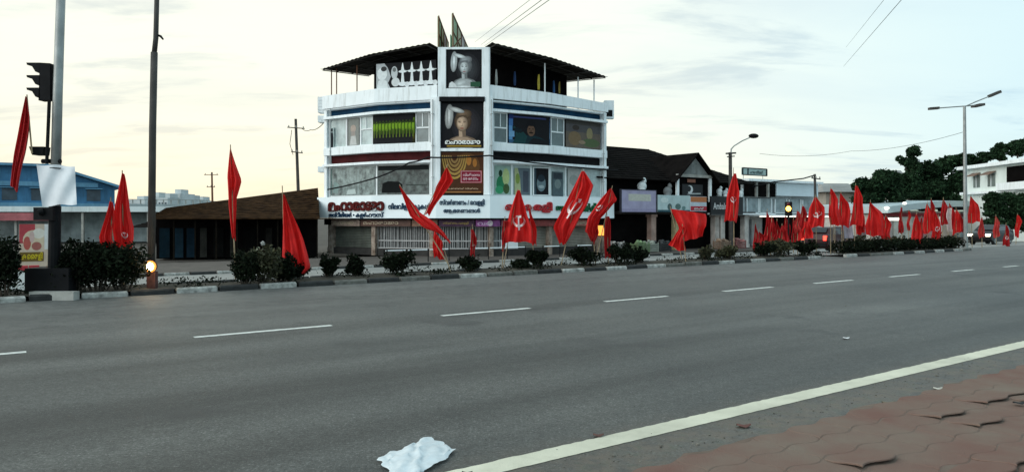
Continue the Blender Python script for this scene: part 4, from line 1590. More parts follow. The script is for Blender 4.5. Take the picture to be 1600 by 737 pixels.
mb.build('bulb', mat('lit bulb', (.9, .9, .85), .4, 0, 1, emit=(1, .92, .75), estr=7), cn)
mb = MB()
face_box(mb, sx(1176, P2), sx(1192, P2), P2 + .1, P2 + .27, -.36, 1.7)
mb.build('rolling_shutter', mat('pale shutter', (.30, .31, .31), .6, .2, 2, stain=.3), WB)
mb = MB()
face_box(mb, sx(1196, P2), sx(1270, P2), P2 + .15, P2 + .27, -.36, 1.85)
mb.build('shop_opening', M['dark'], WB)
# sign on thin legs above it
t = thing('roof_sign', 'small pale green rooftop sign on thin legs beside the road lamp', 'sign', SP(sx(1179, P2 + 1), P2 + 1, 4.78))
d_ = depth(1179, P2 + 1)
mb = MB()
q0, q1 = sx(1160, P2 + 1), sx(1198, P2 + 1)
z1, z0 = CAMZ + (HY - 263) / F * d_, CAMZ + (HY - 274) / F * d_
face_box(mb, q0, q1, P2 + 1, P2 + 1.1, z0, z1)
mb.build('panel', flat((.30, .38, .36)), t)
mb = MB()
for (u0, u1, v0, v1) in ((0, 1, .92, 1.05), (0, 1, -.05, .08), (-.02, .03, 0, 1), (.97, 1.02, 0, 1), (.2, .24, .1, .9)):
    face_box(mb, q0 + (q1 - q0) * u0, q0 + (q1 - q0) * u1, P2 + .97, P2 + .996, z0 + (z1 - z0) * v0, z0 + (z1 - z0) * v1)
mb.build('frame', M['black'], t)
mb = MB()
put_text(mb, 'ഹോട്ടൽ', lambda u, v, o: SP(q0 + (q1 - q0) * .3 + u, P2 + .99 - o, z0 + .12 + v), (q1 - q0) * .55, (z1 - z0) * .5, .02)
mb.build('lettering', flat((.05, .07, .07)), t)
for f_ in (.1, .9):
    mb = MB()
    s_ = q0 + (q1 - q0) * f_
    mb.tube([SP(s_, P2 + 1.15, 4.7), SP(s_, P2 + 1.15, z0 + .1)], .025, 5)
    mb.build('leg', M['steel'], t)

# sloping grey roofs behind
for (px0, px1, py0, py1, d, lb) in ((1283, 1345, 287, 300, 92, 'grey pitched roof house between the low white shop and the trees'),
                                    (1385, 1425, 266, 290, 120, 'grey roof house behind the trees')):
    c0, c1 = at(px0, py1, d), at(px1, py1, d)
    zt = at(px0, py0, d).z
    t = thing('distant_house', lb, 'house', ((c0.x + c1.x) / 2, d + 3, -.6))
    mb = MB()
    mb.hexa([(c0.x + .6, d, -.6), (c1.x - .6, d, -.6), (c1.x - .6, d + 7, -.6), (c0.x + .6, d + 7, -.6), (c0.x + .6, d, c0.z), (c1.x - .6, d, c0.z), (c1.x - .6, d + 7, c0.z), (c0.x + .6, d + 7, c0.z)])
    mb.build('wall', mat('distant wall', (.30, .27, .23), .9, .3, .5), t)
    mb = MB()
    mb.add([(c0.x, d - .8, c0.z), (c1.x, d - .8, c0.z), (c1.x, d + 3.5, zt + .2), (c0.x + 1.5, d + 3.5, zt + .2), (c0.x, d + 7.8, c0.z), (c1.x, d + 7.8, c0.z)], [(0, 1, 2, 3), (3, 2, 5, 4), (0, 3, 4), (1, 5, 2)])
    mb.build('roof', mat('grey roof sheet', (.22, .22, .21), .8, .25, .6), t)

# white two-storey house on the right and its slope
DW = 78.0
t = thing('white_villa', 'white two-storey building with awning windows behind the far lamp post', 'building', (52, DW + 4, -.6))
A_, B_ = at(1509, 330, 80), at(1640, 330, 66)
A_.z = B_.z = 0
X = (B_ - A_).normalized()
Yv = Vector((-X.y, X.x, 0))
Lw = (B_ - A_).length


def vb(mb, u0, u1, w0, w1, z0, z1):
    q = [(u0, w0), (u1, w0), (u1, w1), (u0, w1)]
    f_ = lambda u, w, z: Vector((*(A_ + X * u + Yv * w).to_2d(), z))
    return mb.hexa([f_(u, w, z0) for u, w in q] + [f_(u, w, z1) for u, w in q])


mb = MB()
vb(mb, 0, Lw, 0, 9, -.6, 7.0)
mb.build('wall', mat('villa white', (.74, .80, .76), .8, .08, .6, stain=.15), t)
mb = MB()
vb(mb, -.5, Lw + .3, -.7, 9.5, 7.0, 7.35)
mb.build('roof_slab', M['white'], t)
mb = MB()
vb(mb, -.3, 9.5, -.5, -.002, 4.3, 4.55)
mb.build('storey_ledge', M['white'], t)
for px in (1530, 1564, 1531.5):
    pass
for (u0, u1) in ((1.6, 2.8), (4.3, 5.6)):
    mb = MB()
    vb(mb, u0, u1, -.06, .0, 5.0, 6.3)
    w = mb.build('window', mat('villa window', (.16, .19, .18), .3, .3, 1), t)
    mb = MB()
    f_ = lambda u, w_, z: Vector((*(A_ + X * u + Yv * w_).to_2d(), z))
    mb.hexa([f_(u0 - .2, -.75, 6.15), f_(u1 + .2, -.75, 6.15), f_(u1 + .2, -.07, 6.45), f_(u0 - .2, -.07, 6.45),
             f_(u0 - .2, -.75, 6.23), f_(u1 + .2, -.75, 6.23), f_(u1 + .2, -.07, 6.55), f_(u0 - .2, -.07, 6.55)])
    mb.build('awning', mat('brown awning', (.20, .13, .10), .8, .3, 2), w)
    mb = MB()
    vb(mb, (u0 + u1) / 2 - .04, (u0 + u1) / 2 + .04, -.1, -.062, 5.0, 6.3)
    mb.build('mullion', M['alu'], w)
mb = MB()
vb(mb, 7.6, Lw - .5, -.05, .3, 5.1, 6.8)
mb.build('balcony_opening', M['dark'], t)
mb = MB()
vb(mb, 7.3, Lw, -.9, -.8, 4.5, 5.2)
vb(mb, 7.3, Lw, -.79, -.02, 4.45, 4.55)
mb.build('balcony_wall', M['white'], t)

# long low canopy building in front of the trees
P4 = 37.0
c0, c1 = sx(1381, P4), sx(1574, P4)
t = thing('canopy_shops', 'long low shop with pale blue-white canopy fascia below the dark trees', 'building', SP((c0 + c1) / 2, P4 + 3, -.6))
mb = MB()
face_box(mb, c0 + .4, c1 - .4, P4 + .8, P4 + 7, -.6, 2.5)
mb.build('wall', mat('cream shop wall', (.46, .42, .38), .85, .25, .7, stain=.3), t)
mb = MB()
n = 14
vs = []
for i in range(n + 1):
    u = i / n
    s_ = c0 + (c1 - c0) * u
    z = 2.25 + .75 * math.sin(min(1, u * 1.7) * math.pi / 2) - 0.5 * max(0, u - .75) * 2
    vs += [SP(s_, P4 - .4, z), SP(s_, P4 - .4, z + .62), SP(s_, P4 + 7, z + .8), SP(s_, P4 + 7, z)]
fs = []
for i in range(n):
    for j in range(4):
        k = (j + 1) % 4
        fs.append((4 * i + j, 4 * i + 4 + j, 4 * i + 4 + k, 4 * i + k))
fs += [(3, 2, 1, 0), tuple(4 * n + j for j in range(4))]
mb.add(vs, fs)
mb.build('canopy_fascia', mat('pale fascia', (.44, .52, .54), .6, .06, .6, stain=.1), t)
for (x0, x1, c) in ((1384, 1404, (.50, .42, .40)), (1408, 1440, (.62, .60, .54)), (1447, 1468, (.45, .25, .26)), (1470, 1500, (.58, .48, .42)), (1505, 1530, (.40, .48, .50)), (1534, 1565, (.50, .56, .56))):
    mb = MB()
    face_box(mb, sx(x0, P4), sx(x1, P4), P4 + .66, P4 + .78, -.3, 1.9)
    mb.build('shopfront_panel', mat('shopfront %d' % x0, c, .7, .3, 1), t)
mb = MB()
face_box(mb, c0 + .5, c1 - .5, P4 + .7, P4 + .79, 1.92, 2.3)
mb.build('sign_strip', flat((.30, .06, .07)), t)
for (px, py) in ((1385.5, 325), (1413.5, 317.5)):
    mb = MB()
    q = at(px, py, depth(px, P4 - .6))
    mb.ball(q, (.22, .1, .13), 8, 6)
    mb.build('lamp', MATS['lit tube'] if px > 1400 else MATS['lit bulb'], t)
mb = MB()
face_box(mb, sx(1384, P4 - 1), sx(1404, P4 - 1), P4 - 1.1, P4 - 1, 1.55, 1.78)
mb.build('light_strip', MATS['lit tube'], t)

# trees on the right
def ct_(px, py, d):
    return at(px, py, d)


def mk_crown(spec, d):
    out = []
    for (px, py, rx, ry) in spec:
        k = d / F
        out.append((at(px, py, d), (rx * k, rx * k * .9, ry * k)))
    return out


tree(Vector((at(1368, 0, 76).x, 76, -.5)), 5.5, mk_crown([(1352, 292, 22, 18), (1375, 280, 20, 18), (1392, 300, 20, 22), (1362, 312, 26, 16), (1398, 278, 12, 14)], 76),
     'broad bushy tree standing left of the tallest dark tree', 21, 5200, .36)
tree(Vector((at(1418, 0, 82).x, 82, -.5)), 9, mk_crown([(1424, 238, 12, 11), (1412, 252, 12, 10), (1430, 258, 15, 14), (1420, 285, 24, 22), (1437, 300, 22, 20)], 82),
     'tallest dark tree with a knobbly narrow top', 22, 6200, .36)
tree(Vector((at(1468, 0, 84).x, 84, -.5)), 8, mk_crown([(1452, 272, 22, 22), (1475, 262, 22, 18), (1462, 300, 34, 24), (1492, 285, 20, 26), (1500, 255, 16, 12), (1448, 315, 18, 14)], 84),
     'dense near-black tree mass left of the far lamp post', 23, 8200, .40)
tree(Vector((at(1518, 0, 112).x, 112, -.5)), 9, mk_crown([(1505, 248, 16, 10), (1525, 252, 16, 10), (1540, 246, 14, 8)], 112),
     'tree showing above the white two-storey building', 24, 2600, .45)
tree(Vector((at(1566, 0, 66).x, 62, -.5)), 3.4, mk_crown([(1552, 312, 18, 14), (1578, 314, 22, 14), (1602, 310, 22, 16), (1545, 325, 14, 12), (1562, 330, 18, 14), (1588, 330, 24, 18), (1612, 330, 20, 18), (1556, 345, 18, 14), (1580, 348, 20, 16), (1606, 348, 20, 16)], 64),
     'dark rounded tree in front of the white two-storey building', 25, 9500, .26, limbs=0)
# wooded hill behind
mb = MB()
mb.grid(lambda u, v: Vector((116 + 260 * u, 150 + 120 * v, -.7 + 22.0 * math.sin(math.pi * v) * math.sin(math.pi * min(.5, u * 3)) + 1.2 * math.sin(u * 31) * math.sin(math.pi * v))), 24, 12)
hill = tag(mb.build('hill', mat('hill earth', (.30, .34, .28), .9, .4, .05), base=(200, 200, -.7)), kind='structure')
for (px, py, r, lb, sd) in ((1590, 226, 22, 'broad crowned tree at the crest of the pale hill', 31), (1562, 232, 16, 'smaller tree on the hill crest', 32), (1612, 222, 20, 'tree at the far end of the hill crest', 34)):
    d = 196
    c = at(px, py, d)
    tree(Vector((c.x, d, c.z - 3.5)), 4, mk_crown([(px - r * .5, py + 3, r * .6, 8), (px + r * .4, py + 2, r * .7, 9), (px, py - 3, r * .6, 6), (px, py + 10, r * .8, 9)], d), lb, sd, 1600, .6, group=None)

# ================================================================== BUILDINGS ON THE LEFT
def ab_box(mb, A, B, w0, w1, z0, z1, u0=0.0, u1=1.0):
    A2, B2 = Vector((A[0], A[1], 0)), Vector((B[0], B[1], 0))
    X_ = (B2 - A2).normalized()
    Y_ = Vector((-X_.y, X_.x, 0))
    L_ = (B2 - A2).length
    q = [(u0 * L_, w0), (u1 * L_, w0), (u1 * L_, w1), (u0 * L_, w1)]
    g = lambda u, w, z: Vector((*(A2 + X_ * u + Y_ * w).to_2d(), z))
    return mb.hexa([g(u, w, z0) for u, w in q] + [g(u, w, z1) for u, w in q])


def ab_roof(mb, A, B, w0, w1, z0, z1a, z1b, courses=10):
    A2, B2 = Vector((A[0], A[1], 0)), Vector((B[0], B[1], 0))
    X_ = (B2 - A2).normalized()
    Y_ = Vector((-X_.y, X_.x, 0))
    L_ = (B2 - A2).length
    g = lambda u, w, z: Vector((*(A2 + X_ * u + Y_ * w).to_2d(), z))
    for k in range(courses):
        t0, t1 = k / courses, (k + 1) / courses + .02
        a = lambda t: z0 + (z1a - z0) * t
        b = lambda t: z0 + (z1b - z0) * t
        w_ = lambda t: w0 + (w1 - w0) * t
        mb.hexa([g(0, w_(t0), a(t0)), g(L_, w_(t0), b(t0)), g(L_, w_(t1), b(t1) - .05), g(0, w_(t1), a(t1) - .05),
                 g(0, w_(t0), a(t0) + .07), g(L_, w_(t0), b(t0) + .07), g(L_, w_(t1), b(t1) + .02), g(0, w_(t1), a(t1) + .02)])


LA, LBp = (-19.4, 39.5), (-10.95, 41.9)
t = thing('tiled_roof_market', 'long low dark market row with weathered tiled roof left of the white building', 'building', (-16, 43, -.5))
mb = MB()
ab_box(mb, LA, LBp, 1.6, 8.6, -.5, 1.85, 0, .985)
mb.build('wall', M['dark'], t)
mb = MB()
ab_roof(mb, LA, LBp, -.6, 4.8, 1.70, 2.35, 3.62, 14)
rf = mb.build('roof', M['tile_roof'], t)
mb = MB()
ab_roof(mb, LA, LBp, 9.0, 4.8, 1.50, 2.30, 3.57, 5)
mb.build('rear_roof', M['tile_roof'], t)
for k in range(9):
    mb = MB()
    ab_box(mb, LA, LBp, -.3, -.14, -.5, 1.72, k / 8 * .97 + .01, k / 8 * .97 + .018)
    mb.build('post', mat('veranda timber', (.010, .008, .006), .95, .4, 3, spec=.03), t)
shut = [(.02, .08, (.03, .08, .12)), (.10, .16, (.05, .13, .20)), (.18, .23, (.04, .10, .16)), (.26, .30, (.16, .16, .14)), (.34, .40, (.03, .03, .03)), (.44, .47, (.14, .13, .11)), (.52, .60, (.02, .02, .02)), (.66, .70, (.10, .09, .08)), (.80, .88, (.05, .04, .04))]
for k, (u0, u1, c) in enumerate(shut):
    mb = MB()
    ab_box(mb, LA, LBp, 1.48, 1.58, -.45, 1.2, u0, u1)
    mb.build('door', mat('market door %d' % k, tuple(x * .2 for x in c), .9, .3, 2, stain=.3, spec=.04), t)
# stretch of lower roof continuing left
L2A, L2B = (-33.5, 66.0), (-26.2, 62.2)
t = thing('low_tiled_shed', 'lower dark tiled shed at the left end of the market row', 'building', (-30, 66, -.5))
mb = MB()
ab_box(mb, L2A, L2B, 1.2, 7, -.5, 1.5)
mb.build('wall', M['dark'], t)
mb = MB()
ab_roof(mb, L2A, L2B, -.8, 4, .95, 2.2, 2.9, 9)
mb.build('roof', M['tile_dark'], t)
mb = MB()
ab_box(mb, L2A, L2B, -.62, -.5, .55, 1.0, .42, .66)
mb.build('blue_sheet', flat((.05, .20, .32)), t)

# blue building and white long slab, far left
BA, BB = (-62, 78), (-47.5, 88)
t = thing('blue_building', 'blue painted three-storey building with stepped roofline at the far left', 'building', (-58, 84, -.6))
wallb = mat('blue plaster', (.055, .17, .30), .85, .3, .5, stain=.45)
wallb2 = mat('light blue plaster', (.13, .29, .42), .85, .25, .5, stain=.3)
A2_, B2_ = Vector((*BA, 0)), Vector((*BB, 0))
X2_ = (B2_ - A2_).normalized()
Y2_ = Vector((-X2_.y, X2_.x, 0))


def bq(u, w, z):
    q_ = A2_ + (B2_ - A2_) * u + Y2_ * w
    return Vector((q_.x, q_.y, z))


mb = MB()
mb.prism([bq(0, 0, -.6), bq(1, 0, -.6), bq(1, 0, 5.45), bq(.62, 0, 7.6), bq(0, 0, 7.6)], Y2_ * 9)
mb.build('wall', wallb, t)
mb = MB()
for (u0_, z0_, u1_, z1_) in ((-.02, 7.62, .63, 7.62), (.63, 7.62, 1.04, 5.3)):
    mb.hexa([bq(u0_, -.9, z0_), bq(u1_, -.9, z1_), bq(u1_, 9.5, z1_), bq(u0_, 9.5, z0_), bq(u0_, -.9, z0_ + .28), bq(u1_, -.9, z1_ + .28), bq(u1_, 9.5, z1_ + .28), bq(u0_, 9.5, z0_ + .28)])
mb.build('roof_slab', wallb2, t)
mb = MB()
ab_box(mb, BA, BB, -.25, -.002, 5.4, 5.9, 0, .9)
ab_box(mb, BA, BB, -.25, -.003, 3.1, 3.5)
mb.build('floor_band', wallb2, t)
for k in range(6):
    for z in (3.8, 1.2):
        mb = MB()
        ab_box(mb, BA, BB, -.06, -.002, z, z + 1.3, .06 + k * .155, .06 + k * .155 + .08)
        w = mb.build('window', mat('dull window', (.05, .07, .09), .4, .3, 1), t)
        mb = MB()
        ab_box(mb, BA, BB, -.5, -.07, z + 1.36, z + 1.46, .05 + k * .155, .07 + k * .155 + .08)
        mb.build('shade', wallb2, w)
BC, BD = (-47.4, 88.2), (-38.5, 94)
t = thing('pale_annex', 'low pale annex with rooftop railing right of the blue building', 'building', (-43, 93, -.6))
mb = MB()
ab_box(mb, BC, BD, 0, 8, -.6, 3.5)
mb.build('wall', mat('annex plaster', (.42, .46, .46), .85, .2, .5, stain=.3), t)
for k in range(3):
    for z in (1.2,):
        mb = MB()
        ab_box(mb, BC, BD, -.06, -.002, z, z + 1.2, .1 + k * .3, .1 + k * .3 + .14)
        mb.build('window', MATS['dull window'], t)
mb = MB()
for k in range(13):
    ab_box(mb, BC, BD, .1, .18, 3.52, 4.0, k / 12.5, k / 12.5 + .012)
ab_box(mb, BC, BD, .08, .2, 4.01, 4.08)
mb.build('rooftop_railing', M['concrete'], t)
# white long roof slabs
t = thing('white_arcade', 'long white flat-roofed arcade in front of the blue building', 'building', (-38, 74, -.5))
WA, WBp = (-52, 68), (-27.5, 70.5)
mb = MB()
ab_box(mb, WA, WBp, -1.5, 6, 2.35, 2.85)
mb.build('roof_slab', mat('arcade white', (.60, .66, .66), .8, .12, .6, stain=.35), t)
mb = MB()
ab_box(mb, WA, WBp, 1.4, 5.8, -.5, 2.34)
mb.build('wall', mat('arcade wall', (.26, .30, .30), .85, .35, .8, stain=.3), t)
for k in range(9):
    mb = MB()
    ab_box(mb, WA, WBp, -1.2, -.95, -.5, 2.34, .02 + k * .118, .028 + k * .118)
    mb.build('column', M['concrete'], t)
mb = MB()
ab_box(mb, WA, WBp, -1.62, -1.51, 1.55, 2.25, .02, .40)
mb.build('sign_band', mat('pinkish band', (.34, .10, .11), .8, .3, 1), t)
# far white town
rg = random.Random(9)
for k, (px0, px1, py) in enumerate(((246, 262, 309), (258, 282, 302), (280, 300, 311), (292, 318, 313), (198, 226, 312), (224, 248, 306))):
    d = 170 + 6 * k
    a, b = at(px0, py, d), at(px1, py, d)
    t = thing('distant_block', ['pale distant block right of the dark pole', 'tallest pale distant block on the skyline', 'small pale distant block with flat roof',
                                'low wide pale distant block by the tiled roof', 'pale distant block behind the white arcade', 'pale distant block left of the dark pole'][k], 'building', ((a.x + b.x) / 2, d + 4, -.6))
    mb = MB()
    mb.box(((a.x + b.x) / 2, d + 4, (a.z - .6) / 2), (b.x - a.x, 8, a.z + .6))
    mb.build('wall', mat('distant white', (.52, .55, .55), .85, .2, .3), t)
    mb = MB()
    mb.box(((a.x + b.x) / 2 + .8, d + 3, a.z + .5), ((b.x - a.x) * .4, 4, 1.0))
    mb.build('roof_room', MATS['distant white'], t)
    for j in range(3):
        mb = MB()
        mb.box((a.x + (b.x - a.x) * (.2 + .3 * j), d - .05, a.z - 1.6), ((b.x - a.x) * .13, .1, 1.1))
        mb.build('window', MATS['dull window'], t)
# advertising hoarding on the left beyond the median
HP = 27.0
t_ = board('hoarding', 'colourful red and cream hoarding with yellow lettering behind the traffic signal', 30, 79, 350, 416, HP, (.55, .42, .32),
           [((.40, .06, .07), rect(0, .55, .5, 1)), ((.60, .48, .34), ell(.45, .62, .34, .24)), ((.42, .10, .08), ell(.25, .55, .12, .16)), ((.66, .60, .52), ell(.62, .78, .2, .12)),
            ((.35, .12, .10), ell(.55, .48, .16, .1)), ((.62, .60, .58), rect(.80, .4, 1, 1)), ((.16, .10, .03), rect(.02, .12, .78, .34)), ((.55, .38, .34), ell(.4, .7, .08, .14))],
           [('കൈരളി', .08, .14, .66, .20, (.62, .47, .03))], cat='hoarding')
for px in (36, 74):
    mb = MB()
    s_ = sx(px, HP + .2)
    mb.tube([SP(s_, HP + .2, gz(HP)), SP(s_, HP + .2, 1.5)], .04, 6)
    mb.build('leg', M['rust'], t_)

# ================================================================== FLAGS
def lerp_pl(pl, t):
    ls = [math.dist(a, b) for a, b in zip(pl, pl[1:])]
    L = sum(ls) * t
    for (a, b), l in zip(zip(pl, pl[1:]), ls):
        if L <= l or (a, b) == (pl[-2], pl[-1]):
            k = L / l if l else 0
            return (a[0] + (b[0] - a[0]) * k, a[1] + (b[1] - a[1]) * k)
        L -= l


EMB = []
# sickle: tapering arc open to the upper left, with a handle; hammer upright across it
_o = [(.02 + .46 * math.cos(R(a)), .02 + .46 * math.sin(R(a))) for a in range(-215, 41, 15)]
_i = [(.02 + (.46 - .15 * math.sin(math.pi * (k / 17.0)) ** .7 - .02) * math.cos(R(a)), .02 + (.46 - .15 * math.sin(math.pi * (k / 17.0)) ** .7 - .02) * math.sin(R(a))) for k, a in enumerate(range(-215, 41, 15))]
for k in range(len(_o) - 1):
    EMB.append([_o[k], _o[k + 1], _i[k + 1], _i[k]])
EMB.append([(-.05, -.40), (.07, -.40), (.06, -.66), (-.04, -.66)])
EMB.append([(-.055, -.52), (.055, -.52), (.055, .22), (-.055, .22)])
EMB.append([(-.24, .20), (.22, .24), (.24, .42), (-.20, .40)])


def flag(label, A, Bs, d, pole=None, emb=None, m_='red', amp=.15, folds=2.4, seed=0, group='red flags along the road', base_p=None, nu=16, nv=18):
    """cloth lofted between two edge outlines seen at depth d; pole = (top px, bottom px)"""
    rg = random.Random(seed * 13 + int(A[0][0]))
    ph, ph2 = rg.uniform(0, 6), rg.uniform(0, 6)

    def S(u, v, o=0.0):
        a, b = lerp_pl(A, v), lerp_pl(Bs, v)
        px, py = a[0] + (b[0] - a[0]) * u, a[1] + (b[1] - a[1]) * u
        px += 1.3 * math.sin(v * 7 + ph2) * (.3 + u) * min(1, 24 / d)
        py += (2.2 * math.sin(u * 4.5 + ph) + 1.2 * math.sin(u * 11 + ph2)) * v * v * min(1, 24 / d)
        wv = abs(b[0] - a[0]) * d / F
        am = amp * min(1, .25 + wv)
        dd = am * (math.sin(2 * math.pi * folds * u + ph + 2.2 * v) * (.35 + .65 * u) + .5 * math.sin(2 * math.pi * folds * 1.9 * u + ph2 - 3 * v)) + .05 * math.sin(9 * v + ph)
        return at(px, py, d + dd - o)
    if pole:
        pb = at(*pole[1], d)
    else:
        pb = at(*lerp_pl(A, 1), d)
    t = thing('red_flag', label, 'flag', pb, group)
    mb = MB()
    mb.grid(S, nu + 10, nv + 6)
    cl_ = mb.build('cloth', M[m_], t, smooth=True)
    if pole:
        mb = MB()
        mb.tube([at(*pole[0], d + .02), at((pole[0][0] + pole[1][0]) / 2, (pole[0][1] + pole[1][1]) / 2, d + .03), at(*pole[1], d + .02)], [.012, .016, .018], 6)
        mb.build('pole', M['stick'], t)
    if emb:
        (eu, ev, su, sv_, rot) = emb
        mb = MB()
        for q in EMB:
            pts = []
            for (x, y) in q:
                xr = x * math.cos(R(rot)) - y * math.sin(R(rot))
                yr = x * math.sin(R(rot)) + y * math.cos(R(rot))
                pts.append(S(eu + xr * su, ev - yr * sv_, .045))
            mb.poly(pts)
        mb.build('emblem', M['emblem'], cl_)
    return t


MPC = 19.3


def fd(px, p=MPC):
    return depth(px, p)


def gy(px, p=MPC, z=0.12):                     # row where the ground of line p is seen
    return HY + F * (CAMZ - z) / depth(px, p)


flag('dark red flag drooping from the traffic signal pole', [(40, 150), (31, 190), (22, 240), (16, 292)], [(43, 152), (46, 185), (40, 240), (28, 298)], fd(60) - .3,
     ((42, 148), (50, 240)), m_='red_d', seed=1)
flag('smaller red flag standing left of the tall pointed one in the big bush', [(171, 314), (163, 345), (155, 370), (158, 394)], [(175, 316), (180, 345), (177, 372), (178, 394)], fd(172) - .2, ((173, 308), (178, 445)), m_='red', seed=2)
flag('tall pointed red flag rising from the big bush beside the dark pole', [(190, 270), (180, 320), (176, 360), (180, 390)], [(193, 272), (203, 315), (209, 355), (205, 388)], fd(190), ((191, 266), (193, 448)), emb=(.55, .82, .35, .09, 10), seed=3)
flag('narrow tall red flag with its sunlit fly above the market roof', [(360, 230), (355, 275), (357, 320), (363, 370)], [(362, 231), (377, 282), (368, 310), (370, 376)], fd(365), ((360, 226), (368, 436)), seed=4, folds=2)
flag('broad bright red flag spreading downward in front of the market roof', [(443, 303), (442, 350), (441, 395), (441, 425)], [(447, 306), (464, 350), (481, 398), (487, 415), (478, 424)], fd(455), ((441, 290), (446, 440)), seed=5, folds=2.1, amp=.17)
flag('long red flag slanting down to the right across the white signboard', [(624, 290), (640, 338), (662, 357), (684, 366), (700, 378)], [(627, 291), (655, 332), (680, 348), (695, 362), (705, 377)], fd(660) - .3, ((624, 288), (700, 412)), seed=6, folds=2.2)
flag('red flag slanting up to the right against the poster tower', [(697, 262), (681, 292), (676, 312), (664, 337)], [(700, 262), (707, 282), (694, 302), (672, 334)], fd(680) + .3, ((700, 256), (655, 352)), seed=7, folds=2.2)
flag('small dark red flag hanging at the foot of the crossed flags', [(678, 360), (676, 385), (678, 403)], [(690, 378), (694, 392), (692, 404)], fd(684) + .1, ((690, 375), (704, 425)), m_='red', seed=8)
flag('narrow dark red flag hanging before the folding grille', [(736, 358), (735, 380), (735, 400)], [(741, 358), (744, 380), (743, 400)], fd(740), ((738, 350), (740, 428)), m_='red_d', seed=9, emb=(.5, .6, .5, .1, 20))
flag('red flag with white hammer and sickle hanging upright before the white signboard', [(808, 297), (797, 330), (789, 360), (784, 381)], [(811, 297), (822, 322), (829, 355), (831, 378)], fd(808), ((809, 294), (783, 437)), emb=(.52, .60, .62, .26, 0), seed=10, folds=2.1, amp=.17)
flag('narrow red flag behind the upright emblem flag', [(826, 325), (829, 350), (832, 383)], [(830, 325), (836, 352), (840, 383)], fd(832) + .4, ((828, 320), (836, 428)), seed=11)
flag('thin dark red flag left of the upright emblem flag', [(786, 345), (784, 368), (784, 392)], [(792, 345), (791, 368), (787, 390)], fd(787) + .3, ((789, 338), (784, 430)), m_='red_d', seed=12)
flag('large slanting red flag with white hammer and sickle in front of the signboard', [(908, 268), (890, 305), (875, 335), (864, 355), (874, 382)], [(911, 267), (927, 290), (920, 318), (899, 352), (882, 380)], fd(895), ((910, 264), (876, 418)), emb=(.48, .48, .62, .26, -8), seed=13, folds=2.1, amp=.17)
flag('red flag with a white mark pointing up right at the building end', [(952, 296), (938, 312), (918, 340), (914, 362), (926, 372)], [(956, 294), (966, 312), (950, 328), (936, 342), (930, 370)], fd(940), ((957, 290), (930, 412)), emb=(.30, .40, .35, .14, 40), seed=14)
flag('dark red flag drooping low by the orange lamp box', [(946, 338), (944, 365), (945, 402)], [(951, 338), (956, 372), (953, 404)], fd(949) + .3, ((948, 330), (951, 415)), m_='red_d', seed=15)
flag('dark red flag hanging left of the orange lamp box', [(922, 345), (916, 362), (924, 378)], [(934, 346), (934, 364), (930, 380)], fd(927) + .5, ((926, 340), (930, 410)), m_='red_d', seed=16)
flag('wide red flag blown out horizontally before the tiled-roof shops', [(1047, 326), (1060, 352), (1066, 374)], [(1102, 334), (1104, 354), (1096, 372)], fd(1075), ((1047, 322), (1068, 416)), emb=(.12, .72, .16, .3, 0), seed=17, folds=2.1, amp=.17)
flag('red flag hanging below the wide blown-out flag', [(1064, 352), (1052, 372), (1044, 382)], [(1072, 358), (1070, 378), (1070, 394)], fd(1060) - .2, ((1066, 350), (1072, 414)), seed=18, m_='red')
flag('tall red flag hanging in front of the street lamp pole', [(1146, 271), (1136, 305), (1131, 345)], [(1149, 271), (1157, 300), (1152, 330), (1150, 347)], fd(1145), ((1146, 262), (1147, 410)), emb=(.55, .55, .5, .14, 10), seed=19)
# the crowded group at the right
GRP = [(1187, 362, 1181, 1196, 388, 'red_d', 'small dark red flag before the pale shutter, first of the dense row'),
       (1199, 330, 1193, 1206, 384, 'red_d', 'dark narrow flag in front of the pale shutter'),
       (1214, 345, 1208, 1222, 386, 'red_d', 'dark drooping flag beside the amber signal'),
       (1228, 338, 1222, 1236, 384, 'red_d', 'dark drooping flag under the amber signal'),
       (1240, 342, 1236, 1250, 382, 'red_d', 'dark drooping flag right of the amber signal'),
       (1274, 308, 1259, 1290, 358, 'red', 'broad red flag above the red tail lamp'),
       (1258, 345, 1247, 1270, 374, 'red', 'low red flag left of the red tail lamp'),
       (1298, 295, 1294, 1312, 352, 'red', 'slender red flag beside the junction pole'),
       (1314, 302, 1308, 1328, 352, 'red', 'red flag between two slender ones by the parked car'),
       (1337, 290, 1329, 1349, 352, 'red', 'upright red flag left of the broad one over the hedge'),
       (1360, 316, 1351, 1381, 368, 'red', 'broad bright red flag over the left end of the hedge'),
       (1408, 324, 1404, 1412, 366, 'red_d', 'thin dark red flag before the cream shopfront'),
       (1432, 335, 1424, 1441, 380, 'red', 'red flag leaning left over the hedge middle'),
       (1449, 318, 1443, 1461, 365, 'red', 'tall red flag with pale emblem over the hedge'),
       (1461, 330, 1456, 1470, 376, 'red', 'red flag hanging low beside the tall one'),
       (1474, 312, 1468, 1480, 350, 'red_d', 'small dark red flag high over the hedge'),
       (1494, 328, 1488, 1501, 366, 'red', 'red flag over the right part of the hedge'),
       (1517, 307, 1509, 1529, 348, 'red', 'bright red flag at the far end of the hedge'),
       (1572, 352, 1566, 1577, 384, 'red_d', 'small dark red flag beyond the hedge end')]
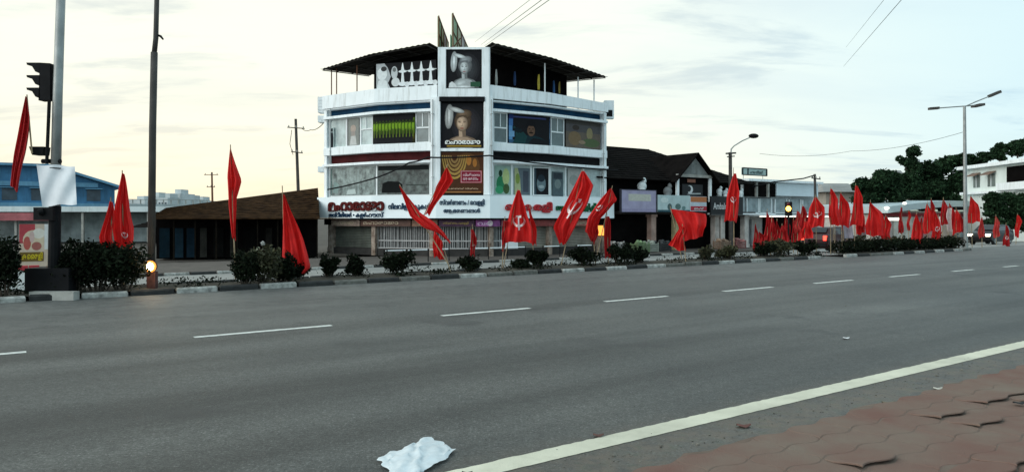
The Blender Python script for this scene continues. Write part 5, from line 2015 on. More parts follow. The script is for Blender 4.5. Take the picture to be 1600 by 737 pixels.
for k, (xt, yt, xl, xr, yb, m_, lb) in enumerate(GRP):
    p = MPC + (1.8 if m_ == 'red_d' and xt < 1260 else 0)
    if xt > 1550:
        p = 20.0
    rgc = random.Random(500 + k)
    j1, j2, j3 = rgc.uniform(-.25, .25), rgc.uniform(-.3, .3), rgc.uniform(-.35, .35)
    wd = xr - xl
    flag(lb, [(xt - 1, yt), (xt + (xl - xt) * .45 + wd * j1 * .5, yt + (yb - yt) * .35), (xl + wd * j2 * .4, yt + (yb - yt) * .72), (xl + wd * j3 * .5, yb)],
         [(xt + 1, yt), (xt + (xr - xt) * .8 + wd * j2 * .4, yt + (yb - yt) * .3), (xr + wd * j1 * .5, yt + (yb - yt) * .65), (xr + wd * j3 * .5, yb - (yb - yt) * rgc.uniform(-.06, .14))], fd(xt, p),
         ((xt, yt - 4), (xt + (k % 3 - 1) * 2, gy(xt, p, .1))), emb=(.55, .60, .6, .18, 5) if k in (5, 14, 18) else None, m_=m_, seed=30 + k, nu=10, nv=12, folds=2.2)
CROWD = [(1181, 350, 'dark limp flag behind the first of the dense row'), (1206, 340, 'dark limp flag between pale shutter and amber signal'), (1222, 352, 'low dark flag crossing behind the amber signal pole'), (1246, 330, 'dark flag standing behind the lit bulb'),
         (1254, 322, 'slender flag left of the broad flag over the tail lamp'), (1305, 312, 'flag tucked between slender flags over the car roof'),
         (1322, 318, 'flag crossing behind the white banner strip'), (1345, 326, 'low flag below the upright one over the hedge'), (1384, 338, 'small flag right of the broad flag over the hedge'), (1420, 330, 'flag behind the flag leaning left'),
         (1440, 340, 'low flag left of the tall emblem flag'), (1455, 312, 'high flag right behind the tall emblem flag'), (1466, 342, 'low flag under the white banner cloth'), (1484, 318, 'flag between dark high flag and pinkish banner'),
         (1500, 334, 'low flag beside the triple-arm lamp foot'), (1534, 340, 'flag just past the hedge end'), (1556, 338, 'flag beyond the approaching dark car'), (1590, 336, 'last dark flag toward the far right')]
for k, (xt, yt, lb) in enumerate(CROWD):
    rgc = random.Random(700 + k)
    p = MPC + rgc.choice((.5, .9, 1.4, 2.4)) if xt < 1550 else 22.0
    h_ = rgc.uniform(30, 46)
    l_, r_ = rgc.uniform(2, 9), rgc.uniform(3, 11)
    lean = rgc.uniform(-4, 4)
    flag(lb, [(xt - 1, yt), (xt - l_ * .5 + lean * .4, yt + h_ * .35), (xt - l_ + lean * .8, yt + h_ * .7), (xt - l_ * rgc.uniform(.4, 1) + lean, yt + h_)],
         [(xt + 1, yt), (xt + r_ * .9 + lean * .3, yt + h_ * .3), (xt + r_ * rgc.uniform(.5, .9) + lean * .8, yt + h_ * .65), (xt + r_ * rgc.uniform(.3, 1) + lean, yt + h_ * rgc.uniform(.85, 1.05))],
         fd(xt, p), ((xt, yt - 3), (xt + rgc.uniform(-3, 3), gy(xt, p, gz(p) + .02))), m_=rgc.choice(('red_d', 'red_d', 'red', 'red_f')), seed=900 + k, nu=6, nv=8)
for (x0, x1, y0, y1, lb, c) in ((1302, 1310, 318, 352, 'white banner strip between the slender red flags', (.62, .62, .60)), (1318, 1332, 345, 372, 'pale lilac cloth hanging over the hedge start', (.42, .40, .46)),
                                (1338, 1352, 350, 374, 'pale grey cloth below the upright red flag', (.45, .44, .46)), (1466, 1474, 338, 362, 'white banner cloth between red flags over the hedge', (.66, .62, .58)), (1480, 1488, 325, 362, 'pinkish white banner cloth near the hedge end', (.60, .50, .47))):
    d = fd((x0 + x1) / 2, MPC + .6)
    t = thing('banner_cloth', lb, 'banner', at(x0, gy(x0, MPC + .6, .1), d), 'pale cloth banners among the red flags')
    mb = MB()
    mb.grid(lambda u, v: at(x0 + (x1 - x0) * u + 1.5 * math.sin(v * 3 + x0), y0 + (y1 - y0) * v, d + .08 * math.sin(u * 7 + x0)), 8, 8)
    mb.build('cloth', mat('banner %d' % x0, c, .8, .2, 4, trans=.2), t, smooth=True)
    mb = MB()
    mb.tube([at(x0, y0 - 3, d + .02), at(x0, gy(x0, MPC + .6, .1), d + .02)], .015, 5)
    mb.build('pole', M['stick'], t)

# ================================================================== MEDIAN PLANTING
SHR = [(6, 44, 372, 'leaf', 'dark shrub at the far left behind the signal base'), (118, 70, 385, 'leaf', 'dark shrub beside the wide signal pole base'),
       (150, 100, 380, 'leaf', 'large near-black bush holding the tall pointed flag'), (188, 62, 386, 'leaf', 'dark bush between pointed flag and glowing lamp'),
       (375, 46, 395, 'leaf', 'dark bush under the narrow tall flag'), (402, 50, 392, 'leaf_y', 'bush with olive tips left of the broad red flag'), (430, 40, 398, 'leaf', 'dark bush under the broad red flag'),
       (462, 36, 410, 'leaf', 'low shrub behind the broad red flag foot'), (514, 24, 402, 'leaf', 'slim shrub at the left corner of the white building'), (557, 30, 405, 'leaf', 'sparse shrub before the grey rolling shutter'),
       (619, 48, 396, 'leaf', 'round dark shrub in front of the folding grille'), (733, 34, 402, 'leaf', 'small leafy shrub right of the crossed flags'),
       (815, 34, 408, 'leaf', 'low shrub beneath the upright emblem flag'), (840, 28, 392, 'leaf', 'taller shrub right of the upright emblem flag'), (913, 40, 390, 'leaf', 'round dark shrub before the beige shutter'),
       (968, 34, 385, 'leaf', 'dark V-shaped shrub by the building end'), (997, 34, 388, 'leaf', 'dark shrub before the lavender signboard'), (1103, 20, 388, 'leaf_y', 'small olive shrub right of the wide blown-out flag'),
       (1136, 30, 385, 'leaf_y', 'olive shrub at the foot of the street lamp flag'), (1190, 34, 380, 'leaf', 'dark shrub at the start of the dense flag row'), (1218, 44, 376, 'leaf_y', 'broad olive-tipped shrub under the amber signal'),
       (1258, 30, 378, 'leaf', 'tall dark shrub by the red tail lamp')]
for k, (px, w, ytop, m_, lb) in enumerate(SHR):
    d = fd(px)
    base = at(px, gy(px), d)
    base.z = .12
    if px < 460:
        base = base - N * .42
    h = CAMZ - (ytop - HY) / F * d - .12
    shrub(base, w * d / F * 1.05, h, lb, 100 + k, m_, n=int(600 + w * (24 if px < 460 else 16)), size=.075 + d * .0012, group='shrubs on the median', stems=4 + w // 14, lift=0.0 if px < 460 else .10)
# clipped hedge at the end of the median
sa, sb = s_at(1325, 18.7), s_at(1516, 18.7)
rgh = np.random.default_rng(5)
mb = MB()
blobs = []
nb = 46
for k in range(nb):
    s_ = sa + (sb - sa) * (k + .5) / nb
    blobs.append((SP(s_, 19.3, .42), (.42, .5, .30)))
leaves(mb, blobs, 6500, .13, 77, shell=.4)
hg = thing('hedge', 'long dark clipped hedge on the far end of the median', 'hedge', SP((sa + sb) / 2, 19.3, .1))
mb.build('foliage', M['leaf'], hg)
mb = MB()
for k in range(24):
    s_ = sa + (sb - sa) * (k + .5) / 24
    mb.tube([SP(s_, 19.3, .05), SP(s_ + .05, 19.3, .55)], .02, 5)
tag(mb.build('stem', M['bark'], hg), kind='stuff')
# straggly dry plants over the hedge
for k, (px, py) in enumerate(((1345, 368), (1372, 372), (1398, 370), (1420, 374), (1455, 372), (1482, 370))):
    d = fd(px, 19.6)
    base = at(px, gy(px, 19.6), d)
    base.z = .12
    shrub(base, 1.0, CAMZ - (py - HY) / F * d - .1, ['dry straggly plant at the hedge start', 'dry straggly plant under the broad flag over the hedge', 'dry straggly plant before the cream shopfront', 'dry straggly plant left of the leaning flag',
                                                     'dry straggly plant beside the tall emblem flag', 'dry straggly plant near the hedge end'][k], 300 + k, 'leaf_y', 200, .11, 'dry plants over the hedge', 5, .3)
# low weeds over the median soil
mb = MB()
rgw = random.Random(41)
bl = []
for k in range(330):
    s_ = rgw.uniform(-20, s_at(1280, 19.3))
    bl.append((SP(s_, rgw.uniform(18.72, 19.9), .15), (rgw.uniform(.12, .3), rgw.uniform(.1, .25), rgw.uniform(.05, .26)), 1))
leaves(mb, bl, 13000, .07, 91, shell=.2)
tag(mb.build('median_weeds', M['leaf'], base=(0, 0, 0)), 'low dark weeds covering the soil of the median', 'weeds', kind='stuff')
# white and yellow blossoms in the left bushes
for (px, py, r, c, lb) in ((405, 392, .10, (.40, .40, .28), 'pale round flower head in the bush left of the broad flag'), (423, 401, .08, (.38, .34, .10), 'yellowish flower head beside the pale one'), (411, 380, .05, (.45, .45, .42), 'small white flower head above the pale one')):
    d = fd(px) - .25
    mb = MB()
    c0_ = at(px, py, d)
    leaves(mb, [(c0_, (r, r, r))], 60, .05, int(px), shell=.8)
    mb.tube([c0_, c0_ - Vector((0, 0, .4))], .008, 4)
    tag(mb.build('flower_head', mat('petals %d' % px, c, .7, .2, 9)), lb, 'flower', 'flower heads in the median bushes')

# ================================================================== POLES, SIGNALS, LAMPS
# wide pole with traffic signal at far left
d = fd(86, 19.0)
base = at(86, 0, d)
base.z = .1
t = thing('signal_pole', 'tall thick steel pole with dark lower half, rising out of view beside the traffic signal', 'pole', base)
mb = MB()
mb.tube([at(84, 462, d), at(86, 322, d)], [.125, .12], 12)
mb.build('lower_shaft', M['black'], t, smooth=False)
mb = MB()
mb.tube([at(86, 325, d), at(90, 150, d), at(97, -60, d)], [.105, .098, .088], 14)
mb.build('upper_shaft', M['steel'], t, smooth=True)
mb = MB()
mb.box(at(84, 440, d), (.95, .5, .62))
mb.build('control_box', M['black'], t)
mb = MB()
mb.box(at(85, 463, d - .35), (.95, .22, .22))
mb.build('base_stone', M['concrete'], t)
mb = MB()
mb.box(at(74, 334, d - .05), (.42, .3, .28))
mb.tube([at(68, 330, d - .2), at(60, 332, d - .25)], .07, 8)
mb.build('junction_box', M['black'], t)
mb = MB()
mb.tube([at(66, 252, d - .02), at(95, 252, d - .02)], .05, 8)
mb.build('bracket', M['black'], t)

ts = thing('traffic_signal', 'black three-lens traffic signal seen from the side on a thin pole', 'traffic signal', at(75, 252, d - .1))
dd = d - .1
mb = MB()
mb.tube([at(73, 256, dd), at(77, 158, dd)], .035, 8)
mb.build('thin_pole', M['black'], ts)
mb = MB()
pts = [at(62, 98, dd), at(78, 99, dd), at(78, 156, dd), at(60, 157, dd)]
mb.prism(pts, (0, .22, 0))
mb.build('housing', M['black'], ts)
for k in range(3):
    y = 98 + k * 19.5
    mb = MB()
    mb.prism([at(62, y, dd), at(41, y, dd), at(42, y + 3.5, dd), at(50, y + 6, dd), at(55, y + 14, dd), at(62, y + 17, dd)], (0, .20, 0))
    mb.build('visor', M['black'], ts)
    mb = MB()
    c = at(60.5, y + 9, dd + .1)
    mb.ball(c, (.07, .085, .085), 8, 6)
    mb.build('lens', mat('unlit lens %d' % k, [(.10, .01, .01), (.12, .06, .01), (.01, .08, .03)][k], .25, .1, 5), ts)
mb = MB()
mb.prism([at(45, 229, dd), at(68, 229, dd), at(66, 242, dd), at(50, 242, dd)], (0, .25, 0))
mb.tube([at(68, 232, dd + .1), at(74, 232, dd + .1)], .02, 6)
mb.build('camera_box', M['black'], ts)

# white paper notice on the pole
t = thing('paper_notice', 'blank white creased sheet tied to the wide pole under the traffic signal', 'notice', at(88, 322, d - .16))
mb = MB()
mb.grid(lambda u, v: at((57 + 60 * u) + v * (9 - 3 * u) - 3 * v * u, 257 + 65 * v + 2.5 * u * (1 - v) - 3 * u * v + 1.2 * math.sin(u * 9), d - .17 + .05 * math.sin(u * 5 + 1) * v + .03 * math.sin(u * 11 + v * 7)), 14, 12)
mb.build('sheet', mat('white plastic sheet', (.78, .80, .83), .6, .06, 4), t, smooth=True)
mb = MB()
mb.tube([at(78, 262, d - .19), at(95, 263, d - .19)], .012, 5)
mb.build('tie', M['black'], t)

# slim dark pole
d2 = fd(240, 19.2)
base = at(236, 0, d2)
base.z = .1
t = thing('slim_pole', 'slim dark pole rising out of view beside the glowing lamp', 'pole', base)
mb = MB()
mb.tube([Vector((base.x, base.y, .05)), at(238.5, 200, d2), at(241, 82, d2)], [.088, .080, .078], 10)
mb.build('lower_shaft', M['pole_dark'], t, smooth=True)
mb = MB()
mb.tube([at(241, 84, d2), at(243.5, 60, d2), at(246.5, -60, d2)], [.060, .058, .052], 10)
mb.build('upper_shaft', M['pole_dark'], t, smooth=True)
mb = MB()
mb.tube([at(243, 54, d2), at(251, 57, d2), at(255, 62, d2)], [.03, .03, .02], 6)
mb.build('hook', M['black'], t)
mb = MB()
mb.tube([Vector((base.x, base.y, .02)), Vector((base.x, base.y, .12))], [.16, .13], 10)
mb.build('base_collar', M['concrete'], t)

# glowing lamp on a short post
dl = fd(237, 19.0)
t = thing('glowing_lamp', 'round lamp glowing warm white on a short reddish post behind the kerb', 'lamp', at(234, 0, dl) * 1.0)
BASE[t] = Vector((at(234, 0, dl).x, dl, .1))
t.location = BASE[t]
mb = MB()
cz = at(236, 416, dl - .1)
mb.box((cz.x, cz.y + .06, (cz.z - .12 + .08) / 2), (.20, .14, cz.z - .12 - .08))
mb.build('post', mat('dull red post', (.09, .035, .03), .85, .4, 6), t)
mb = MB()
mb.tube([cz + Vector((0, .16, 0)), cz + Vector((0, .05, 0)), cz + Vector((0, -.02, 0))], [.05, .13, .15], 14)
mb.build('housing', M['black'], t)
mb = MB()
mb.ball(cz + Vector((0, -.03, 0)), (.14, .04, .14), 18, 8)
mb.build('lens', mat('lamp halo glow', (.35, .12, .03), .5, 0, 1, emit=(1, .36, .07), estr=.85, spec=.1), t)  # orange emission imitates the halo of glare around the bulb
mb = MB()
mb.ball(cz + Vector((0, -.075, 0)), (.09, .05, .09), 14, 8)
mb.build('bulb', mat('lit lamp bulb', (.9, .8, .6), .3, 0, 1, emit=(1, .82, .55), estr=40), t)
pl = bpy.data.lights.new('lamp_light', 'POINT')
pl.energy = 5
pl.color = (1, .62, .28)
pl.shadow_soft_size = .12
plo = bpy.data.objects.new('lamp_light', pl)
col.objects.link(plo)
plo.parent = t
plo.location = cz + Vector((0, -.22, .03)) - BASE[t]


def util_pole(label, x0, y0, x1, y1, d, arms, r=.13, m_='pole_dark', gp=-.5):
    top, bot = at(x1, y1, d), at(x0, y0, d)
    bot = Vector((bot.x, d, gp))
    t = thing('utility_pole', label, 'utility pole', bot)
    mb = MB()
    mb.tube([bot, top], [r, r * .7], 8)
    mb.build('shaft', M[m_], t)
    for (xa, ya, xb, yb) in arms:
        mb = MB()
        mb.tube([at(xa, ya, d - .12), at(xb, yb, d - .12)], .045, 5)
        ar = mb.build('crossarm', M[m_], t)
        for f_ in (.08, .5, .92):
            q = at(xa + (xb - xa) * f_, ya + (yb - ya) * f_, d - .12)
            mb = MB()
            mb.tube([q, q + Vector((0, 0, .09)), q + Vector((0, 0, .2))], [.03, .055, .03], 6)
            mb.build('insulator', M['concrete'], ar)
    return t


util_pole('leaning utility pole with crossarms above the market roof', 469, 400, 462, 186, 62, [(449, 199, 476, 201), (455, 237, 473, 239)], .16)
util_pole('small distant utility pole rising beyond the market roof', 333, 380, 331, 269, 92, [(319, 273, 341, 273), (323, 292, 336, 292)], .16, 'rust')
util_pole('junction pole with coiled cables right of the low white shop', 1276, 390, 1273, 272, 58, [(1268, 278, 1282, 280)], .14)

# street lamp near the tiled roof shops
d = depth(1142, 33.0)
bt = at(1142, 0, d)
t = thing('street_lamp', 'single-arm street lamp on a dark pole before the tiled-roof shops', 'street lamp', (bt.x, d, -.37))
mb = MB()
mb.tube([Vector((bt.x, d, -.4)), at(1141, 238, d)], [.15, .12], 8)
mb.build('shaft', M['pole_dark'], t)
mb = MB()
mb.tube([at(1134, 240, d - .15), at(1150, 239, d - .15)], .06, 5)
mb.tube([at(1136, 245, d - .15), at(1148, 244, d - .15)], .04, 5)
mb.build('crossarm', M['pole_dark'], t)
mb = MB()
mb.tube([at(1142, 242, d - .1), at(1142.5, 233, d - .1), at(1147, 228, d - .1), at(1160, 220, d - .1), at(1174, 214, d - .1)], [.05, .05, .045, .045, .04], 6)
ar = mb.build('arm', M['steel'], t)
mb = MB()
q = at(1177.5, 212.5, d - .1)
mb.ball(q, (.36, .2, .17), 10, 7)
mb.build('lamp_head', M['black'], ar, smooth=True)

# triple-arm lamp post at the right
d = fd(1508, 19.4)
bt = at(1509, 0, d)
t = thing('street_lamp', 'tall pale triple-arm street lamp at the far end of the hedge', 'street lamp', (bt.x, d, .1))
mb = MB()
mb.tube([Vector((bt.x, d, .05)), at(1507, 166, d)], [.12, .075], 10)
mb.build('shaft', M['steel'], t)
for (pts, hd, r_) in (([(1507, 166), (1480, 168), (1467, 169)], (1459, 169.5), (.27, .12, .06)), ([(1507, 167), (1525, 159), (1545, 151)], (1554, 147), (.33, .14, .07)), ([(1507, 166), (1520, 165), (1524, 165)], (1528, 165), (.16, .4, .06))):
    mb = MB()
    mb.tube([at(x, y, d) for x, y in pts], .035, 6)
    ar = mb.build('arm', M['steel'], t)
    mb = MB()
    q = at(*hd, d)
    dx = Vector((at(*pts[-1], d) - at(*pts[0], d)))
    mb.box(q, (r_[0] * 2, r_[1] * 2, r_[2] * 2.2), dx)
    mb.build('lamp_head', M['pole_dark'], ar)

# amber signal in the flag row
d = fd(1232, 20.0)
bt = at(1232, 0, d)
t = thing('traffic_signal', 'small traffic signal with its amber lens lit among the red flags', 'traffic signal', (bt.x, d, .05))
mb = MB()
mb.tube([Vector((bt.x, d, .05)), at(1232, 336, d)], .04, 6)
mb.build('shaft', M['black'], t)
mb = MB()
mb.box(at(1232, 326, d + .1), (.26, .2, .62))
mb.build('housing', M['black'], t)
mb = MB()
mb.ball(at(1232, 326, d - .02), (.12, .05, .12), 10, 7)
mb.build('lens', mat('amber lens', (.8, .4, .05), .3, 0, 1, emit=(1, .50, .07), estr=6), t)
mb = MB()
mb.ball(at(1232, 319, d - .01), (.08, .03, .08), 8, 6)
mb.build('lens', MATS['unlit lens 0'], t)

# orange lit box sign by the building end
d = 45.4
t = thing('lit_box_sign', 'small orange lit box sign at the right end of the white building', 'lit sign', at(939, 368, d))
mb = MB()
mb.box(at(939, 360, d), (.34, .16, .62))
mb.build('box', mat('orange lit face', (.8, .3, .05), .5, .05, 2, emit=(1, .32, .05), estr=1.3), t)
mb = MB()
for z in (351.5, 368.5):
    mb.box(at(939, z, d), (.40, .2, .06))
mb.build('cap', M['black'], t)
mb = MB()
mb.tube([at(939, 369, d), Vector((at(939, 0, d).x, d, -.37))], .03, 6)
mb.build('stand', M['black'], t)

# ------------------------------------------------------------------ overhead cables
def cable(label, pts, r=.018, group='overhead cables', sag=.0, n=14):
    out = []
    for (a, b) in zip(pts, pts[1:]):
        for k in range(n):
            t_ = k / n
            q = a + (b - a) * t_
            q = q - Vector((0, 0, sag * 4 * t_ * (1 - t_)))
            out.append(q)
    out.append(pts[-1])
    mb = MB()
    mb.tube(out, r, 5)
    tag(mb.build('overhead_cable', M['black']), label, 'cable', group)


cable('thick black cable drooping across the first-floor front of the white building', [at(512, 296, 44.0), at(590, 277, 42.0 - .8), at(640, 254, 40.8), at(668, 246, 40.3), at(765, 243, 40.3), at(850, 256, 42.0), at(965, 266, 46.6)], .045, sag=.05)
cable('thin cable running from the poster tower roof up over the road', [at(757, 72, 46), at(864, -4, 16)], .008, sag=.0)
cable('thin cable beside the first, from the poster tower roof over the road', [at(752, 70, 46), at(852, -4, 16.5)], .008)
cable('faintest thin cable above the poster tower', [at(742, 66, 47), at(836, -6, 18)], .006)
cable('thin cable high over the right side of the road', [at(1318, 104, 60), at(1412, -4, 18)], .008)
cable('second thin cable high over the right side of the road', [at(1322, 74, 60), at(1386, -6, 20)], .006)
cable('drooping black cable from the tiled-roof shops to the junction pole', [at(1165, 294, 57), at(1210, 284, 56), at(1255, 279, 57), at(1272, 274, 58)], .05)
cable('cable loop from the leaning utility pole to the white building', [at(471, 200, 62), at(485, 203, 56), at(505, 193, 46)], .025, sag=.15)
cable('thin cable hanging down the leaning utility pole', [at(456, 203, 61.8), at(453, 225, 61.7), at(458, 242, 61.8)], .025)
cable('long thin cable between lamp posts before the right-hand sky', [at(1187, 240, 60), at(1330, 236, 60), at(1510, 205, 44)], .012, sag=.3)

# ================================================================== FOOTPATH RAILING AND STALL THINGS
PR = 31.9
ra, rb = s_at(600, PR), s_at(925, PR)
t = thing('footpath_railing', 'low white pipe railing along the footpath before the shop grilles', 'railing', SP((ra + rb) / 2, PR, -.37))
n = 11
for k in range(n + 1):
    s_ = ra + (rb - ra) * k / n
    mb = MB()
    mb.tube([SP(s_, PR, -.4), SP(s_, PR, .28)], .028, 6)
    mb.build('post', M['black'], t)
for k in range(n):
    if k in (3, 7, 9):
        continue
    mb = MB()
    mb.tube([SP(ra + (rb - ra) * (k + .06) / n, PR - .03, .22), SP(ra + (rb - ra) * (k + .94) / n, PR - .03, .22)], .03, 6)
    mb.build('rail', M['white_clean'], t)
# produce and crates before the tiled roof shops
for k, (px, c, lb) in enumerate(((1000, (.20, .28, .14), 'green produce crate before the tiled-roof shops'), (1014, (.36, .38, .32), 'pale produce crate before the tiled-roof shops'), (1034, (.05, .05, .05), 'black crate before the tiled-roof shops'),
                                 (962, (.30, .28, .26), 'grey sack-filled crate by the building end'), (1128, (.30, .20, .14), 'brown crate at the foot of the street lamp'), (1152, (.34, .14, .13), 'reddish crate right of the street lamp'))):
    p = 33.2
    s_ = s_at(px, p)
    t = thing('produce_crate', lb, 'crate', SP(s_, p, -.37), 'crates along the footpath')
    mb = MB()
    for j in range(4):
        face_box(mb, s_ - .5, s_ + .5, p - .36, p - .33, -.33 + j * .13, -.24 + j * .13)
        face_box(mb, s_ - .5, s_ + .5, p + .33, p + .36, -.33 + j * .13, -.24 + j * .13)
        face_box(mb, s_ - .53, s_ - .502, p - .36, p + .36, -.33 + j * .13, -.24 + j * .13)
        face_box(mb, s_ + .502, s_ + .53, p - .36, p + .36, -.33 + j * .13, -.24 + j * .13)
    for a, b in ((-.49, -.32), (.49, -.32), (.49, .32), (-.49, .32)):
        face_box(mb, s_ + a - .03, s_ + a + .03, p + b - .03, p + b + .03, -.37, .22)
    mb.build('slats', mat('crate %d' % px, tuple(x * .7 for x in c), .85, .3, 3), t)
    mb = MB()
    rg = random.Random(px)
    for j in range(26):
        mb.ball(SP(s_ + rg.uniform(-.42, .42), p + rg.uniform(-.28, .28), .16 + rg.uniform(-.03, .14)), rg.uniform(.07, .12), 6, 5)
    tag(mb.build('contents', mat('produce %d' % px, c, .7, .3, 9, island=.4), t), kind='stuff')

# ================================================================== VEHICLES
def car(label, loc, rz, body_c, lights_front=None, lights_rear=None, h=1.48):
    t = bpy.data.objects.new('car', None)
    col.objects.link(t)
    t.location = loc
    t.rotation_euler = (0, 0, rz)
    BASE[t] = Vector((0, 0, 0))
    tag(t, label, 'car')
    # side profile x (front +), z ; lofted across width with tumblehome
    prof = [(-1.95, .42), (-1.98, .75), (-1.90, 1.00), (-1.62, 1.08), (-1.25, h - .06), (-.6, h), (.25, h - .02), (.95, 1.02), (1.75, .88), (1.95, .72), (1.98, .42), (1.6, .26), (-1.6, .26)]
    W = .82
    mb = MB()
    rings = []
    for (yy, sc) in ((-W, .96), (-W + .05, 1.0), (W - .05, 1.0), (W, .96)):
        ring = []
        for (x, z) in prof:
            tin = max(0, (z - .95)) * .28
            y = yy * (1 - tin)
            ring.append((x * sc, y, .26 + (z - .26) * (sc if z > .5 else 1)))
        rings.append(ring)
    n_ = len(prof)
    vs = [q for r_ in rings for q in r_]
    fs = [(i * n_ + k, i * n_ + (k + 1) % n_, (i + 1) * n_ + (k + 1) % n_, (i + 1) * n_ + k) for i in range(3) for k in range(n_)]
    fs += [tuple(range(n_ - 1, -1, -1)), tuple(3 * n_ + k for k in range(n_))]
    mb.add(vs, fs)
    body = mb.build('body', mat('car paint ' + label[:10], body_c, .4, .1, 1, coat=.15, spec=.25), t)
    gl_ = mat('car glass', (.015, .018, .020), .08, .1, 1, spec=.6)
    for nm, pts in (('rear_window', [(-1.60, -.56, 1.12), (-1.60, .56, 1.12), (-1.32, .52, h - .09), (-1.32, -.52, h - .09)]), ('windscreen', [(.90, .56, 1.07), (.90, -.56, 1.07), (.36, -.52, h - .07), (.36, .52, h - .07)])):
        nrm = (Vector(pts[1]) - Vector(pts[0])).cross(Vector(pts[2]) - Vector(pts[1])).normalized()
        c_ = sum((Vector(p_) for p_ in pts), Vector()) / 4
        if nrm.dot(c_ - Vector((0, 0, .8))) < 0:
            nrm = -nrm
        mb = MB()
        mb.prism([Vector(p_) + nrm * .02 for p_ in pts], nrm * .03)
        mb.build(nm, gl_, t)
    for sgn in (-1, 1):
        mb = MB()
        mb.prism([(-1.32, sgn * .775, 1.05), (.78, sgn * .775, 1.05), (.25, sgn * .725, h - .12), (-1.08, sgn * .725, h - .12)], (0, sgn * .03, 0))
        mb.build('side_window', gl_, t)
        for x in (-1.25, 1.22):
            mb = MB()
            mb.tube([(x, sgn * .62, .31), (x, sgn * .80, .31)], .31, 16)
            wh = mb.build('wheel', mat('tyre', (.012, .012, .012), .8, .2, 5), t)
            mb = MB()
            mb.tube([(x, sgn * .79, .31), (x, sgn * .82, .31)], .19, 12)
            mb.build('rim', M['steel'], wh)
        mb = MB()
        mb.box((1.90, sgn * .60, .72), (.14, .30, .15))
        mb.build('headlight', lights_front or mat('unlit headlamp', (.4, .4, .4), .2, .1, 4), t)
        mb = MB()
        mb.box((-1.93, sgn * .66, .84), (.10, .18, .26))
        mb.build('tail_light', lights_rear or mat('unlit tail lamp', (.2, .01, .01), .3, .1, 4), t)
    for x in (-1.97, 1.97):
        mb = MB()
        mb.box((x, 0, .47), (.12, 1.50, .20))
        mb.build('bumper', M['black'], t)
    return t


lit_h = mat('lit headlamp', (.9, .9, .8), .3, 0, 1, emit=(1, .85, .62), estr=9)
lit_t = mat('lit tail lamp', (.6, .02, .02), .3, 0, 1, emit=(1, .03, .015), estr=5)
pc = SP(s_at(1297, 24.5), 24.5, gz(24.5) + .012)
car('dark maroon car with a lit red tail lamp in the median gap', pc, math.atan2(U.y, U.x) + .1, (.035, .010, .012), lights_rear=lit_t)
pc = SP(s_at(1548, 24.5), 24.5, gz(24.5) + .012)
car('dark car with lit headlamps approaching beyond the hedge end', pc, math.atan2(U.y, U.x) + math.pi + .0, (.010, .011, .012), lights_front=lit_h)
P5 = 22.6
t = thing('road_barrier', 'low white concrete barrier with a red stripe below the hoarding', 'barrier', SP(s_at(36, P5), P5, gz(P5)))
u0, u1 = s_at(8, P5), s_at(62, P5)
for k in range(3):
    a_, b_2 = u0 + (u1 - u0) * k / 3 + .01, u0 + (u1 - u0) * (k + 1) / 3 - .01
    mb = MB()
    mb.hexa([SP(a_, P5 - .25, gz(P5)), SP(b_2, P5 - .25, gz(P5)), SP(b_2, P5 + .25, gz(P5)), SP(a_, P5 + .25, gz(P5)), SP(a_, P5 - .09, .42), SP(b_2, P5 - .09, .42), SP(b_2, P5 + .09, .42), SP(a_, P5 + .09, .42)])
    mb.build('block', mat('barrier white', (.58, .58, .55), .8, .2, 2, stain=.4), t)
    mb = MB()
    face_box(mb, a_, b_2, P5 - .1, P5 + .1, .422, .54)
    mb.build('stripe', flat((.42, .05, .06)), t)

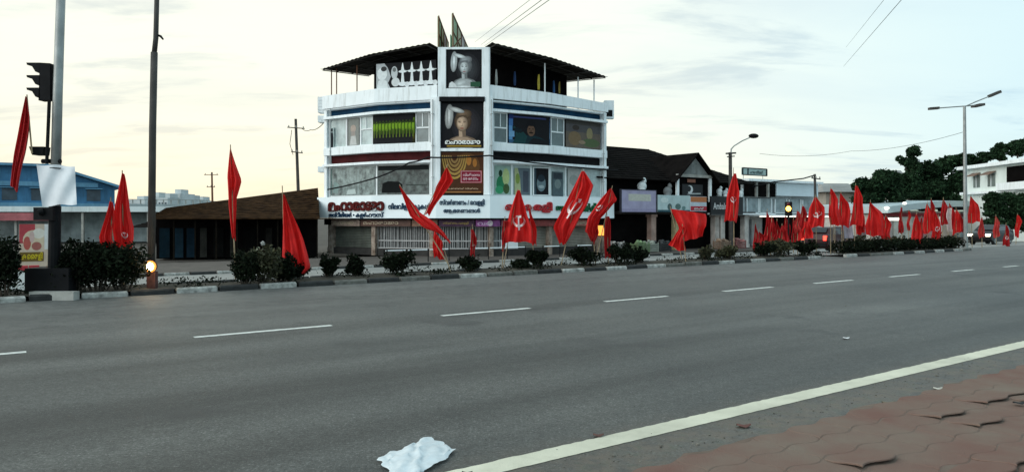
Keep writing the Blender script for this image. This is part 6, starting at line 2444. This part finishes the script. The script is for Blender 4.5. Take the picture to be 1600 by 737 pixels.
# ================================================================== LITTER ON THE ROAD
def litter():
    P0 = [at(588, 722, F * CAMZ / (722 - HY)), at(668, 686, F * CAMZ / (686 - HY)), at(716, 708, F * CAMZ / (708 - HY)), at(622, 762, F * CAMZ / (762 - HY))]
    rg = np.random.default_rng(8)

    def S(u, v):
        a = P0[0] + (P0[1] - P0[0]) * u
        b = P0[3] + (P0[2] - P0[3]) * u
        q = a + (b - a) * v
        e = math.sin(math.pi * u) * math.sin(math.pi * v)
        j = .012 * math.sin(u * 13 + v * 5) + .012 * math.sin(v * 17 - u * 6)
        q = q + Vector((j, .010 * math.sin(u * 19 + 2) * (1 - e), 0))
        z = .012 + .030 * e + .014 * abs(math.sin(u * 8 + v * 6)) + .010 * abs(math.sin(u * 5 - v * 11 + 1)) + .006 * math.sin(u * 23 + v * 15)
        return Vector((q.x, q.y, max(.006, z)))
    mb = MB()
    hz = rg.random((23, 17))
    hz = (hz + np.roll(hz, 1, 0) + np.roll(hz, 1, 1)) / 2 - .3
    hx = (rg.random((23, 17, 2)) - .5) * .016

    def S2(u, v):
        i, j = round(u * 22), round(v * 16)
        q = S(u, v)
        ed = 1 if 0 < i < 22 and 0 < j < 16 else .35
        return Vector((q.x + hx[i, j, 0], q.y + hx[i, j, 1], max(.004, q.z * .8 + .013 * hz[i, j] * ed)))
    mb.grid(S2, 22, 16)
    mb.f = [t_ for f_ in mb.f for t_ in (((f_[0], f_[1], f_[2]), (f_[0], f_[2], f_[3])) if rg.random() < .5 else ((f_[0], f_[1], f_[3]), (f_[1], f_[2], f_[3])))]
    o = mb.build('plastic_litter', mat('crumpled white plastic', (.70, .76, .79), .45, .10, 14, spec=.4, trans=.15), smooth=True)
    tag(o, 'crumpled white plastic sheet lying on the near asphalt', 'litter')


litter()
for (px, py, r, c, lb) in ((1592, 633, .045, (.015, .015, .015), 'black leaf scrap on the red pavement'), (1388, 626, .05, (.16, .13, .09), 'curled dry leaf on the pavement edge'), (1162, 661, .05, (.12, .05, .04), 'reddish brown scrap beside the cream edge line'),
                           (730, 735, .03, (.02, .02, .02), 'small black scrap near the white plastic sheet'), (1322, 526, .04, (.6, .6, .6), 'tiny white paper scrap on the road'), (1465, 604, .04, (.45, .42, .36), 'pale leaf lying on the pavement edge'),
                           (935, 676, .035, (.10, .05, .04), 'small rusty scrap above the cream edge line')):
    dd = F * (CAMZ - .03) / (py - HY)
    c0_ = at(px, py, dd)
    mb = MB()
    zz = .05 if pof(c0_) < 3.5 else .01
    mb.grid(lambda u, v: Vector((c0_.x + (u - .5) * 2.4 * r, c0_.y + (v - .5) * r * 2 * math.sin(math.pi * (u * .9 + .05)), zz + .02 * abs(u - .5) + .012 * math.sin(v * 4))), 6, 4)
    tag(mb.build('road_scrap', mat('scrap %d' % px, c, .8, .2, 20), smooth=True), lb, 'litter')
